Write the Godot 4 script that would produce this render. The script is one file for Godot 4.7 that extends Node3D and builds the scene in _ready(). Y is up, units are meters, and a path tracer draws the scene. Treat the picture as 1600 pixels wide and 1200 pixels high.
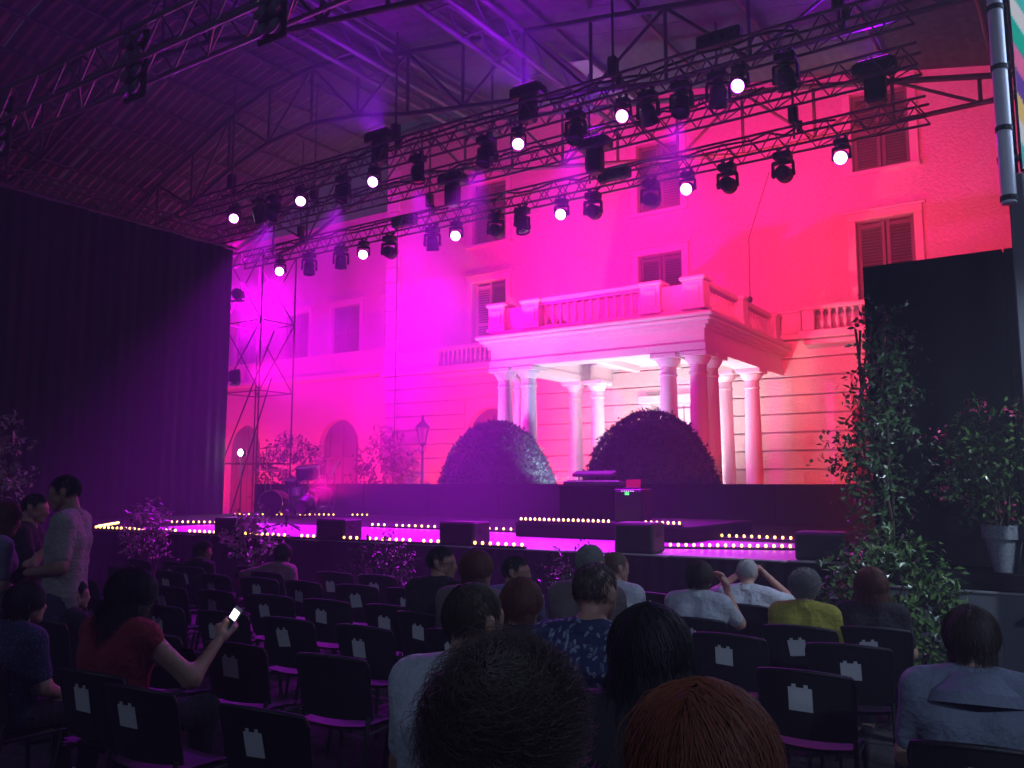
extends Node3D
# A night concert on a covered open-air stage in front of a floodlit palace, seen from the seats.

const CAM := Vector3(0, 1.75, 0)
const FOCAL := 1340.0
const YAW := 34.0
const PITCH := 6.6
const ROW_SLOPE := -0.085
const ROW_Z := [-1.75, -2.64, -3.62, -4.46, -5.30, -6.20, -6.97]
const DECK := 1.0

var rng := RandomNumberGenerator.new()
var taken := {}
var M := {}
var fw: Vector3
var rt: Vector3
var up: Vector3
var unit_tube: ArrayMesh
var unit_box: ArrayMesh


# ---------------------------------------------------------------- mesh building
class MB:
	var v := PackedVector3Array()
	var n := PackedVector3Array()
	var uv := PackedVector2Array()
	var c := PackedColorArray()
	var tint := Color(1, 1, 1)
	var use_color := false

	func vert(p: Vector3, nn: Vector3, t := Vector2.ZERO) -> void:
		v.push_back(p)
		n.push_back(nn)
		uv.push_back(t)
		if use_color:
			c.push_back(tint)

	# corners run anticlockwise seen from outside
	func tri(a: Vector3, b: Vector3, d: Vector3) -> void:
		var nn := (b - a).cross(d - a).normalized()
		vert(a, nn)
		vert(d, nn)
		vert(b, nn)

	func quad(a: Vector3, b: Vector3, d: Vector3, e: Vector3) -> void:
		var nn := (d - a).cross(e - b).normalized()
		vert(a, nn, Vector2(0, 1))
		vert(d, nn, Vector2(1, 0))
		vert(b, nn, Vector2(1, 1))
		vert(a, nn, Vector2(0, 1))
		vert(e, nn, Vector2(0, 0))
		vert(d, nn, Vector2(1, 0))

	func squad(a: Vector3, b: Vector3, d: Vector3, e: Vector3, na: Vector3, nb: Vector3, nd: Vector3, ne: Vector3) -> void:
		vert(a, na)
		vert(d, nd)
		vert(b, nb)
		vert(a, na)
		vert(e, ne)
		vert(d, nd)

	func box(o: Vector3, s: Vector3, bs := Basis()) -> void:
		var x := bs.x * s.x * 0.5
		var y := bs.y * s.y * 0.5
		var z := bs.z * s.z * 0.5
		quad(o - x - y + z, o + x - y + z, o + x + y + z, o - x + y + z)
		quad(o + x - y - z, o - x - y - z, o - x + y - z, o + x + y - z)
		quad(o + x - y + z, o + x - y - z, o + x + y - z, o + x + y + z)
		quad(o - x - y - z, o - x - y + z, o - x + y + z, o - x + y - z)
		quad(o - x + y + z, o + x + y + z, o + x + y - z, o - x + y - z)
		quad(o - x - y - z, o + x - y - z, o + x - y + z, o - x - y + z)

	# box with chamfered edges
	func cbox(o: Vector3, s: Vector3, b := 0.01, bs := Basis()) -> void:
		var h := s * 0.5
		var ax := [Vector3(1, 0, 0), Vector3(0, 1, 0), Vector3(0, 0, 1)]
		for i in 3:
			for sg in [-1.0, 1.0]:
				var j := (i + 1) % 3
				var k := (i + 2) % 3
				var q := []
				for st in [[-1, -1], [1, -1], [1, 1], [-1, 1]]:
					q.append(o + bs * (ax[i] * sg * h[i] + ax[j] * st[0] * (h[j] - b) + ax[k] * st[1] * (h[k] - b)))
				if sg > 0:
					quad(q[0], q[1], q[2], q[3])
				else:
					quad(q[3], q[2], q[1], q[0])
		for i in 3:
			var j := (i + 1) % 3
			var k := (i + 2) % 3
			for sj in [-1.0, 1.0]:
				for sk in [-1.0, 1.0]:
					var e0: Vector3 = ax[j] * sj * h[j] + ax[k] * sk * (h[k] - b)
					var e1: Vector3 = ax[j] * sj * (h[j] - b) + ax[k] * sk * h[k]
					var l: Vector3 = ax[i] * (h[i] - b)
					if sj * sk > 0:
						quad(o + bs * (e0 - l), o + bs * (e1 - l), o + bs * (e1 + l), o + bs * (e0 + l))
						# orientation is fixed by the mirrored case below
					else:
						quad(o + bs * (e1 - l), o + bs * (e0 - l), o + bs * (e0 + l), o + bs * (e1 + l))
		for sx in [-1.0, 1.0]:
			for sy in [-1.0, 1.0]:
				for sz in [-1.0, 1.0]:
					var p0: Vector3 = o + bs * Vector3(sx * h.x, sy * (h.y - b), sz * (h.z - b))
					var p1: Vector3 = o + bs * Vector3(sx * (h.x - b), sy * h.y, sz * (h.z - b))
					var p2: Vector3 = o + bs * Vector3(sx * (h.x - b), sy * (h.y - b), sz * h.z)
					if sx * sy * sz > 0:
						tri(p0, p1, p2)
					else:
						tri(p0, p2, p1)

	func tube(a: Vector3, b: Vector3, ra: float, rb: float, sides := 8, caps := true) -> void:
		var d := (b - a).normalized()
		var e := d.cross(Vector3.UP if absf(d.y) < 0.9 else Vector3.RIGHT).normalized()
		var f := d.cross(e)
		for i in sides:
			var t0 := TAU * i / sides
			var t1 := TAU * (i + 1) / sides
			var n0 := e * cos(t0) + f * sin(t0)
			var n1 := e * cos(t1) + f * sin(t1)
			squad(a + n0 * ra, a + n1 * ra, b + n1 * rb, b + n0 * rb, n0, n1, n1, n0)
			if caps:
				tri(a, a + n1 * ra, a + n0 * ra)
				tri(b, b + n0 * rb, b + n1 * rb)

	func path(pts: Array, r: float, sides := 6) -> void:
		for i in pts.size() - 1:
			tube(pts[i], pts[i + 1], r, r, sides, i == 0 or i == pts.size() - 2)

	# profile of (radius, height) pairs turned round the y axis, placed with xf; hard edges where the profile bends sharply
	func lathe(pr: Array, sides := 16, xf := Transform3D()) -> void:
		for i in pr.size() - 1:
			var p: Vector2 = pr[i]
			var q: Vector2 = pr[i + 1]
			if p.distance_to(q) < 1e-5:
				continue
			var sl := Vector2(q.y - p.y, p.x - q.x).normalized()
			for s in sides:
				var t0 := TAU * s / sides
				var t1 := TAU * (s + 1) / sides
				var c0 := Vector3(cos(t0), 0, -sin(t0))
				var c1 := Vector3(cos(t1), 0, -sin(t1))
				var a := xf * (c0 * p.x + Vector3.UP * p.y)
				var b := xf * (c1 * p.x + Vector3.UP * p.y)
				var d := xf * (c1 * q.x + Vector3.UP * q.y)
				var e := xf * (c0 * q.x + Vector3.UP * q.y)
				var n0 := (xf.basis * (c0 * sl.x + Vector3.UP * sl.y)).normalized()
				var n1 := (xf.basis * (c1 * sl.x + Vector3.UP * sl.y)).normalized()
				if p.x < 1e-5:
					vert(a, n0)
					vert(e, n0)
					vert(d, n1)
				elif q.x < 1e-5:
					vert(a, n0)
					vert(d, n0)
					vert(b, n1)
				else:
					squad(a, b, d, e, n0, n1, n1, n0)

	func ball(o: Vector3, r: Vector3, rings := 8, sides := 12, bs := Basis()) -> void:
		for i in rings:
			var u0 := PI * i / rings
			var u1 := PI * (i + 1) / rings
			for s in sides:
				var t0 := TAU * s / sides
				var t1 := TAU * (s + 1) / sides
				var q := []
				for w in [[u1, t0], [u1, t1], [u0, t1], [u0, t0]]:
					q.append(Vector3(sin(w[0]) * cos(w[1]), cos(w[0]), -sin(w[0]) * sin(w[1])))
				squad(o + bs * (q[0] * r), o + bs * (q[1] * r), o + bs * (q[2] * r), o + bs * (q[3] * r), bs * (q[0] / r).normalized(), bs * (q[1] / r).normalized(), bs * (q[2] / r).normalized(), bs * (q[3] / r).normalized())

	# outline (x, y), anticlockwise, as a slab from z0 (back) to z1 (front)
	func slab(poly: PackedVector2Array, z0: float, z1: float, xf := Transform3D()) -> void:
		var idx := Geometry2D.triangulate_polygon(poly)
		for i in range(0, idx.size(), 3):
			var a := poly[idx[i]]
			var b := poly[idx[i + 1]]
			var d := poly[idx[i + 2]]
			if (b - a).cross(d - a) < 0:
				var w := b
				b = d
				d = w
			tri(xf * Vector3(a.x, a.y, z1), xf * Vector3(b.x, b.y, z1), xf * Vector3(d.x, d.y, z1))
			tri(xf * Vector3(a.x, a.y, z0), xf * Vector3(d.x, d.y, z0), xf * Vector3(b.x, b.y, z0))
		for i in poly.size():
			var a := poly[i]
			var b := poly[(i + 1) % poly.size()]
			quad(xf * Vector3(a.x, a.y, z0), xf * Vector3(b.x, b.y, z0), xf * Vector3(b.x, b.y, z1), xf * Vector3(a.x, a.y, z1))

	func add(arr: Array, xf := Transform3D()) -> void:
		var av: PackedVector3Array = arr[0]
		var an: PackedVector3Array = arr[1]
		for i in av.size():
			vert(xf * av[i], (xf.basis * an[i]).normalized())

	func mesh() -> ArrayMesh:
		var arr := []
		arr.resize(Mesh.ARRAY_MAX)
		arr[Mesh.ARRAY_VERTEX] = v
		arr[Mesh.ARRAY_NORMAL] = n
		arr[Mesh.ARRAY_TEX_UV] = uv
		if use_color:
			arr[Mesh.ARRAY_COLOR] = c
		var m := ArrayMesh.new()
		m.add_surface_from_arrays(Mesh.PRIMITIVE_TRIANGLES, arr)
		return m


# ---------------------------------------------------------------- nodes
func numbered(called: String) -> String:
	if not taken.has(called):
		taken[called] = 0
		return called
	taken[called] += 1
	return "%s_%03d" % [called, taken[called]]


func thing(called: String, label: String, category: String, at := Vector3.ZERO, turn := 0.0, group := "") -> Node3D:
	var o := Node3D.new()
	o.name = numbered(called)
	add_child(o)
	o.position = at
	o.rotation.y = turn
	tag(o, label, category, group)
	return o


func tag(o: Node, label: String, category: String, group := "") -> void:
	o.set_meta("label", label)
	o.set_meta("category", category)
	if group:
		o.set_meta("group", group)


func part(parent: Node, called: String, mesh: Mesh, m: Material, xf := Transform3D()) -> MeshInstance3D:
	var o := MeshInstance3D.new()
	o.mesh = mesh
	o.material_override = m
	o.name = called
	o.transform = xf
	parent.add_child(o, true)
	return o


func node(parent: Node, called: String, xf := Transform3D()) -> Node3D:
	var o := Node3D.new()
	o.name = called
	o.transform = xf
	parent.add_child(o, true)
	return o


func structure(called: String, mesh: Mesh, m: Material, kind := "structure") -> MeshInstance3D:
	var o := part(self, numbered(called), mesh, m)
	o.set_meta("kind", kind)
	return o


func bar(parent: Node, called: String, a: Vector3, b: Vector3, r: float, m: Material) -> MeshInstance3D:
	var d := b - a
	var l := d.length()
	var y := d / l
	var x := y.cross(Vector3.FORWARD if absf(y.z) < 0.9 else Vector3.RIGHT).normalized()
	return part(parent, called, unit_tube, m, Transform3D(Basis(x * r, y * l, x.cross(y) * r), a))


func block(parent: Node, called: String, o: Vector3, s: Vector3, m: Material) -> MeshInstance3D:
	return part(parent, called, unit_box, m, Transform3D(Basis.from_scale(s), o))


# ---------------------------------------------------------------- from a pixel of the photograph (1600 x 1200) to a place
func ray(x: float, y: float) -> Vector3:
	return fw + rt * (x - 800.0) / FOCAL + up * (600.0 - y) / FOCAL


func on_z(x: float, y: float, z: float) -> Vector3:
	var r := ray(x, y)
	return CAM + r * (z / r.z)


func on_y(x: float, y: float, h: float) -> Vector3:
	var r := ray(x, y)
	return CAM + r * ((h - CAM.y) / r.y)


# where the pixel's upright plane meets a row of seats (row -1 is the one just ahead), and the height the pixel has there
func on_row(x: float, y: float, row: float) -> Vector3:
	var r := ray(x, y)
	var f := clampf(row + 1.0, 0.0, 6.0)
	var i := int(f)
	var z: float = lerpf(ROW_Z[i], ROW_Z[mini(i + 1, 6)], f - i)
	var t := (z + ROW_SLOPE * 3.5) / (r.z - ROW_SLOPE * r.x)
	return CAM + r * t


# ---------------------------------------------------------------- materials
func noise_tex(freq: float, lo: Color, hi: Color, octaves := 4, size := 512, sd := 1, normal := false, strength := 4.0) -> NoiseTexture2D:
	var fn := FastNoiseLite.new()
	fn.noise_type = FastNoiseLite.TYPE_SIMPLEX_SMOOTH
	fn.seed = sd
	fn.frequency = freq
	fn.fractal_octaves = octaves
	var t := NoiseTexture2D.new()
	t.width = size
	t.height = size
	t.seamless = true
	t.noise = fn
	if normal:
		t.as_normal_map = true
		t.bump_strength = strength
	else:
		var g := Gradient.new()
		g.set_color(0, lo)
		g.set_color(1, hi)
		t.color_ramp = g
	return t


func lin(r: float, g: float, b: float) -> Color:
	return Color(r, g, b).linear_to_srgb()


func mat(called: String, c: Color, rough := 0.7, metal := 0.0) -> StandardMaterial3D:
	var m := StandardMaterial3D.new()
	m.resource_name = called
	m.albedo_color = c
	m.roughness = rough
	m.metallic = metal
	M[called] = m
	return m


# a surface with mottling: two tones and a fine relief, laid in world or own axes
func grained(called: String, c: Color, tex: Texture2D, scale: float, rough := 0.8, bump: Texture2D = null, depth := 0.6, world := true) -> StandardMaterial3D:
	var m := mat(called, c, rough)
	m.albedo_texture = tex
	m.uv1_triplanar = true
	m.uv1_world_triplanar = world
	m.uv1_scale = Vector3.ONE * scale
	if bump:
		m.normal_enabled = true
		m.normal_texture = bump
		m.normal_scale = depth
	return m


func glow(called: String, c: Color, energy: float) -> StandardMaterial3D:
	var m := mat(called, Color(0.8, 0.8, 0.8), 0.3)
	m.emission_enabled = true
	m.emission = c
	m.emission_energy_multiplier = energy
	return m


func make_materials() -> void:
	var soft := noise_tex(0.03, Color(0.90, 0.89, 0.88), Color(1, 1, 1), 6, 1024, 3)
	var blot := noise_tex(0.03, Color(0.62, 0.62, 0.62), Color(1, 1, 1), 4, 512, 9)
	var relief := noise_tex(0.09, Color.BLACK, Color.WHITE, 4, 512, 5, true, 5.0)
	var fine := noise_tex(0.25, Color(0.7, 0.7, 0.7), Color(1, 1, 1), 3, 512, 7)
	grained("plaster", lin(0.56, 0.53, 0.48), soft, 0.22, 0.9, relief, 0.35)
	grained("stone", lin(0.62, 0.60, 0.55), soft, 0.5, 0.8, relief, 0.3)
	grained("rustic", lin(0.55, 0.51, 0.45), soft, 0.35, 0.9, relief, 0.45)
	grained("shutter", lin(0.15, 0.125, 0.115), fine, 1.0, 0.6)
	mat("dark_glass", lin(0.03, 0.03, 0.035), 0.12)
	grained("roof_sheet", lin(0.30, 0.23, 0.21), blot, 0.3, 0.55, relief, 0.2)
	mat("lit_sheet", lin(0.6, 0.58, 0.55), 0.7)  # brightness of lit roof sheet put into the colour
	mat("steel", lin(0.10, 0.095, 0.09), 0.5, 0.3)
	mat("girder_steel", lin(0.2, 0.19, 0.19), 0.6, 0.2)
	mat("alloy", lin(0.42, 0.42, 0.44), 0.38, 0.75)
	mat("fixture", lin(0.012, 0.012, 0.013), 0.42)
	mat("cabinet_black", lin(0.018, 0.018, 0.02), 0.6)
	mat("fixture_grey", lin(0.05, 0.05, 0.055), 0.5)
	var drape := grained("drape", lin(0.013, 0.012, 0.014), fine, 2.0, 0.95)
	drape.metallic_specular = 0.15
	grained("panel", lin(0.014, 0.013, 0.015), fine, 1.2, 0.8)
	M.panel.metallic_specular = 0.2
	grained("deck_floor", lin(0.42, 0.41, 0.42), soft, 0.6, 0.42)
	grained("carpet", lin(0.018, 0.017, 0.019), fine, 3.0, 0.95)
	grained("ground", lin(0.035, 0.034, 0.034), blot, 0.6, 0.9, relief, 0.5)
	grained("lawn", lin(0.03, 0.05, 0.02), blot, 0.9, 0.95)
	var ch := grained("chair_plastic", lin(0.014, 0.014, 0.016), fine, 6.0, 0.52, null, 0.0, false)
	ch.uv1_scale = Vector3.ONE * 5.0
	mat("chair_leg", lin(0.012, 0.012, 0.013), 0.6)
	grained("card", lin(0.62, 0.63, 0.62), soft, 3.0, 0.85, null, 0.0, false)
	mat("rubber", lin(0.02, 0.02, 0.02), 0.8)
	mat("brass", lin(0.55, 0.40, 0.16), 0.28, 1.0)
	mat("chrome", lin(0.6, 0.6, 0.62), 0.18, 1.0)
	mat("drum_skin", lin(0.62, 0.60, 0.57), 0.6)
	mat("drum_shell", lin(0.03, 0.02, 0.025), 0.25)
	mat("ivory", lin(0.65, 0.64, 0.6), 0.4)
	mat("red_plastic", lin(0.35, 0.03, 0.03), 0.5)
	mat("iron", lin(0.02, 0.021, 0.02), 0.55, 0.3)
	var g := mat("lantern_glass", Color(0.9, 0.9, 0.85, 0.25), 0.1)
	g.transparency = BaseMaterial3D.TRANSPARENCY_ALPHA
	grained("pot_clay", lin(0.30, 0.33, 0.36), blot, 2.0, 0.75, relief, 0.3)
	mat("pipe_white", lin(0.70, 0.72, 0.74), 0.3)
	mat("post_grey", lin(0.09, 0.095, 0.105), 0.6)
	mat("bark", lin(0.07, 0.05, 0.035), 0.9)
	for a in [["leaf_hedge", 0.04, 0.07, 0.025], ["leaf_green", 0.08, 0.15, 0.04], ["leaf_glossy", 0.06, 0.12, 0.04], ["leaf_dark", 0.04, 0.07, 0.03], ["leaf_pale", 0.38, 0.36, 0.34], ["petal", 0.55, 0.05, 0.16], ["petal_white", 0.6, 0.58, 0.55]]:
		var m := mat(a[0], lin(a[1], a[2], a[3]), 0.62 if a[0] == "leaf_hedge" else 0.28)
		m.backlight_enabled = true
		m.backlight = Color(0.35, 0.35, 0.3)
		m.vertex_color_use_as_albedo = true
	glow("lamp_lit", Color(1.0, 0.82, 1.0), 14.0)
	glow("lamp_white", Color(1.0, 0.97, 0.9), 30.0)
	glow("bulb_warm", Color(1.0, 0.76, 0.30), 6.0)
	glow("lamp_violet_glow", Color(0.85, 0.05, 1.0), 3.0)
	glow("display_green", Color(0.05, 1.0, 0.4), 1.6)
	glow("indicator", Color(1.0, 0.95, 1.0), 3.0)
	mat("lens_dark", lin(0.02, 0.02, 0.04), 0.08)
	for a in [["skin", 0.42, 0.24, 0.17], ["skin_tan", 0.33, 0.18, 0.12]]:
		var m := mat(a[0], lin(a[1], a[2], a[3]), 0.55)
		m.subsurf_scatter_enabled = true
		m.subsurf_scatter_strength = 0.15
	var weave := noise_tex(0.4, Color(0.75, 0.75, 0.75), Color(1, 1, 1), 2, 256, 21)
	var fold := noise_tex(0.02, Color.BLACK, Color.WHITE, 3, 512, 23, true, 8.0)
	for a in [["cloth_white", 0.55, 0.58, 0.62], ["cloth_black", 0.015, 0.014, 0.016], ["cloth_red", 0.32, 0.02, 0.035], ["cloth_yellow", 0.42, 0.38, 0.04], ["cloth_grey_blue", 0.20, 0.23, 0.30], ["cloth_pink", 0.38, 0.22, 0.24], ["cloth_blue", 0.14, 0.24, 0.38], ["cloth_taupe", 0.16, 0.13, 0.12], ["cloth_denim", 0.05, 0.06, 0.12], ["cloth_sand", 0.40, 0.38, 0.34], ["cloth_olive", 0.17, 0.13, 0.04]]:
		var m := grained(a[0], lin(a[1], a[2], a[3]), weave, 6.0, 0.9, fold, 1.2, false)
		m.uv1_scale = Vector3.ONE * 1.6
		m.rim_enabled = true
		m.rim = 0.3
		m.rim_tint = 0.6
	for a in [["hair_black", 0.010, 0.008, 0.008], ["hair_brown", 0.05, 0.032, 0.022], ["hair_ash", 0.12, 0.085, 0.075], ["hair_auburn", 0.12, 0.036, 0.02], ["hair_red", 0.22, 0.058, 0.022], ["hair_grey", 0.24, 0.23, 0.22], ["hair_white", 0.50, 0.49, 0.48], ["hair_sandy", 0.16, 0.11, 0.07]]:
		mat(a[0], lin(a[1], a[2], a[3]), 0.62).vertex_color_use_as_albedo = true
	# navy cloth strewn with pale leaves, and one with small pale flecks
	for a in [["cloth_leafy", 70, 9.0, 4.0], ["cloth_flecked", 60, 5.0, 2.2]]:
		var im := Image.create(256, 256, false, Image.FORMAT_RGB8)
		im.fill(lin(0.015, 0.025, 0.075))
		var r := RandomNumberGenerator.new()
		r.seed = 77
		for k in int(a[1]):
			var o := Vector2(r.randi_range(0, 255), r.randi_range(0, 255))
			var an := r.randf() * TAU
			var la: float = a[2] * r.randf_range(0.7, 1.2)
			for dy in range(-12, 13):
				for dx in range(-12, 13):
					var q := Vector2(dx, dy).rotated(an)
					var e := Vector2(q.x / la, q.y / (a[3] as float)).length()
					if e < 1.0 and not (absf(q.y) < 0.6 and q.x < la * 0.6):
						im.set_pixel((int(o.x) + dx + 256) % 256, (int(o.y) + dy + 256) % 256, lin(0.36, 0.42, 0.52))
		var m := mat(a[0], Color.WHITE, 0.9)
		m.albedo_texture = ImageTexture.create_from_image(im)
		m.uv1_triplanar = true
		m.uv1_scale = Vector3.ONE * (3.2 if a[0] == "cloth_leafy" else 4.0)
		m.normal_enabled = true
		m.normal_texture = fold
	# the moving picture on the screen: slanting wavy stripes under a rose field
	var sc := Image.create(256, 256, false, Image.FORMAT_RGB8)
	var cols := [Color(0.95, 0.95, 1.0), Color(0.1, 0.8, 0.72), Color(1.0, 0.5, 0.75), Color(0.45, 0.3, 0.75), Color(0.98, 0.85, 0.55), Color(0.95, 0.95, 1.0), Color(0.3, 0.85, 0.85)]
	for y in 256:
		for x in 256:
			var u := x / 256.0
			var w := y / 256.0
			var s := w * 22.0 - u * 26.0 + sin(u * 9.0 + w * 4.0) * 1.2
			var k := posmod(int(floor(s)), 7)
			var col: Color = cols[k]
			if w < 0.42 + 0.08 * sin(u * 5.0):
				col = Color(0.86, 0.36, 0.5) if not (k == 1 and w > 0.12 and u > 0.06) else Color(0.5, 0.6, 0.75)
			sc.set_pixel(x, y, col)
	var sm := mat("screen_picture", Color(0.02, 0.02, 0.02), 0.4)
	sm.emission_enabled = true
	sm.emission = Color.BLACK
	sm.emission_texture = ImageTexture.create_from_image(sc)
	sm.emission_energy_multiplier = 0.5


# ---------------------------------------------------------------- the palace
# a wall with openings [x0, x1, y0, y1], front face at z = 0, with reveals 'deep' behind it
func wall_mesh(x0: float, x1: float, y0: float, y1: float, holes: Array, deep := 0.35) -> ArrayMesh:
	var b := MB.new()
	var xs := [x0, x1]
	var ys := [y0, y1]
	for h in holes:
		for q in [h[0], h[1]]:
			if q > x0 and q < x1 and not xs.has(q):
				xs.append(q)
		for q in [h[2], h[3]]:
			if q > y0 and q < y1 and not ys.has(q):
				ys.append(q)
	xs.sort()
	ys.sort()
	for i in xs.size() - 1:
		for j in ys.size() - 1:
			var mx: float = (xs[i] + xs[i + 1]) / 2
			var my: float = (ys[j] + ys[j + 1]) / 2
			var open := false
			for h in holes:
				if mx > h[0] and mx < h[1] and my > h[2] and my < h[3]:
					open = true
			if not open:
				b.quad(Vector3(xs[i], ys[j], 0), Vector3(xs[i + 1], ys[j], 0), Vector3(xs[i + 1], ys[j + 1], 0), Vector3(xs[i], ys[j + 1], 0))
	for h in holes:
		var p := [Vector3(h[0], h[2], 0), Vector3(h[1], h[2], 0), Vector3(h[1], h[3], 0), Vector3(h[0], h[3], 0)]
		for k in 4:
			var d := Vector3(0, 0, -deep)
			b.quad(p[k] + d, p[(k + 1) % 4] + d, p[(k + 1) % 4], p[k])
	# the back and the ends
	var e := Vector3(0, 0, -deep - 0.3)
	var o := [Vector3(x0, y0, 0), Vector3(x1, y0, 0), Vector3(x1, y1, 0), Vector3(x0, y1, 0)]
	for k in 4:
		b.quad(o[k], o[k] + e, o[(k + 1) % 4] + e, o[(k + 1) % 4])
	b.quad(o[1] + e, o[0] + e, o[3] + e, o[2] + e)
	return b.mesh()


# the piece of wall that turns the top of a square opening into a round arch
func spandrel_mesh(w: float, spring: float, top: float, t: float) -> ArrayMesh:
	var b := MB.new()
	var r := w / 2
	var k := 14
	for i in k:
		var a0 := PI * i / k
		var a1 := PI * (i + 1) / k
		var p0 := Vector2(-cos(a0) * r, spring + sin(a0) * (top - spring))
		var p1 := Vector2(-cos(a1) * r, spring + sin(a1) * (top - spring))
		b.quad(Vector3(p0.x, p0.y, 0), Vector3(p1.x, p1.y, 0), Vector3(p1.x, top + 0.002, 0), Vector3(p0.x, top + 0.002, 0))
		b.quad(Vector3(p0.x, p0.y, -t), Vector3(p1.x, p1.y, -t), Vector3(p1.x, p1.y, 0), Vector3(p0.x, p0.y, 0))
	return b.mesh()


func surround_mesh(w: float, h: float, t: float, out: float) -> ArrayMesh:
	var b := MB.new()
	b.cbox(Vector3(-w / 2 - t / 2, h / 2, out / 2), Vector3(t, h, out), 0.015)
	b.cbox(Vector3(w / 2 + t / 2, h / 2, out / 2), Vector3(t, h, out), 0.015)
	b.cbox(Vector3(0, h + t / 2 + 0.002, out / 2), Vector3(w + 2 * t + 0.01, t, out + 0.01), 0.015)
	b.cbox(Vector3(0, h + t + 0.04, out * 0.75), Vector3(w + 2 * t + 0.16, 0.07, out * 1.5), 0.012)
	return b.mesh()


func window_at(house: Node3D, x: float, y0: float, w: float, h: float, z: float, ajar := false) -> void:
	var n := node(house, "window", Transform3D(Basis(), Vector3(x, y0, z)))
	part(n, "frame", surround_mesh(w, h, 0.22, 0.07), M.stone)
	var pane := MB.new()
	pane.box(Vector3(0, h / 2, -0.3), Vector3(w - 0.02, h - 0.02, 0.02))
	part(n, "pane", pane.mesh(), M.dark_glass)
	# two louvred shutters of boards and slats, the left one set back if ajar
	for s in [-1.0, 1.0]:
		var f := MB.new()
		var ww := w / 2 - 0.03
		var cx: float = s * w / 4
		for q in [-1.0, 1.0]:
			f.cbox(Vector3(cx + q * (ww / 2 - 0.05), h / 2, -0.13), Vector3(0.09, h - 0.06, 0.05), 0.006)
		for q in [0.05, 0.5, 0.95]:
			f.cbox(Vector3(cx, h * q, -0.131), Vector3(ww - 0.19, 0.1, 0.045), 0.006)
		var k := int(h / 0.09)
		for i in k:
			f.box(Vector3(cx, 0.1 + (h - 0.2) * (i + 0.5) / k, -0.135), Vector3(ww - 0.19, 0.012, 0.07), Basis(Vector3.RIGHT, 0.7))
		var xf := Transform3D()
		if ajar and s < 0:
			xf = Transform3D(Basis(), Vector3(0, 0, -0.08))
		part(n, "shutter", f.mesh(), M.shutter if not (ajar and s < 0) else M.plaster, xf)
	var sill := MB.new()
	sill.cbox(Vector3(0, -0.05, 0.05), Vector3(w + 0.5, 0.1, 0.26), 0.015)
	part(n, "sill", sill.mesh(), M.stone)


func arch_window_at(house: Node3D, x: float, y0: float, w: float, top: float, z: float) -> void:
	var n := node(house, "arched_window", Transform3D(Basis(), Vector3(x, 0, z)))
	part(n, "arch_spandrel", spandrel_mesh(w, top - w / 2, top, 0.4), M.rustic, Transform3D(Basis(), Vector3(0, 0, -0.004)))
	var b := MB.new()
	var r := w / 2 + 0.02
	var poly := PackedVector2Array([Vector2(-r, y0), Vector2(r, y0)])
	for i in 13:
		var a := PI * i / 12
		poly.append(Vector2(cos(a) * r, top - w / 2 + sin(a) * w / 2))
	b.slab(poly, -0.34, -0.3)
	part(n, "pane", b.mesh(), M.shutter)
	var f := MB.new()
	for q in [-0.5, 0.0, 0.5]:
		f.cbox(Vector3(q * w * 0.66, (y0 + top) / 2 - 0.1, -0.27), Vector3(0.07, top - y0 - 0.25 - absf(q) * 0.5, 0.06), 0.01)
	for q in [0.3, 0.55, 0.8]:
		f.cbox(Vector3(0, lerpf(y0, top - w * 0.4, q), -0.268), Vector3(w - 0.05, 0.06, 0.05), 0.01)
	part(n, "glazing_bars", f.mesh(), M.shutter)


func baluster_mesh(h: float) -> ArrayMesh:
	var b := MB.new()
	var p := []
	for q in [[0.055, 0], [0.055, 0.06], [0.035, 0.08], [0.03, 0.12], [0.058, 0.3], [0.06, 0.38], [0.04, 0.55], [0.026, 0.72], [0.026, 0.82], [0.042, 0.86], [0.03, 0.9], [0.055, 0.94], [0.055, 1.0]]:
		p.append(Vector2(q[0], q[1] * h))
	b.lathe(p, 10)
	return b.mesh()


func balcony_at(house: Node3D, x: float, z: float, y: float, half: float, out: float, bal: ArrayMesh, bh: float) -> void:
	var n := node(house, "balcony", Transform3D(Basis(), Vector3(x, y, z)))
	var s := MB.new()
	s.cbox(Vector3(0, -0.11, out / 2), Vector3(half * 2 + 0.2, 0.22, out + 0.1), 0.03)
	s.cbox(Vector3(0, -0.29, out * 0.4), Vector3(half * 2 + 0.05, 0.14, out * 0.8), 0.04)
	part(n, "slab", s.mesh(), M.stone)
	var r := MB.new()
	r.cbox(Vector3(0, bh + 0.07, out - 0.1), Vector3(half * 2 + 0.06, 0.13, 0.2), 0.03)
	part(n, "rail", r.mesh(), M.stone)
	for sx in [-1.0, 1.0]:
		var p := MB.new()
		p.cbox(Vector3(sx * (half - 0.16), bh / 2, out - 0.1), Vector3(0.32, bh - 0.004, 0.16), 0.02)
		part(n, "pier", p.mesh(), M.stone)
	var k := int((half * 2 - 0.7) / 0.2)
	for i in k:
		part(n, "baluster", bal, M.stone, Transform3D(Basis(), Vector3(lerpf(-half + 0.42, half - 0.42, (i + 0.5) / k), 0, out - 0.1)))


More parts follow.
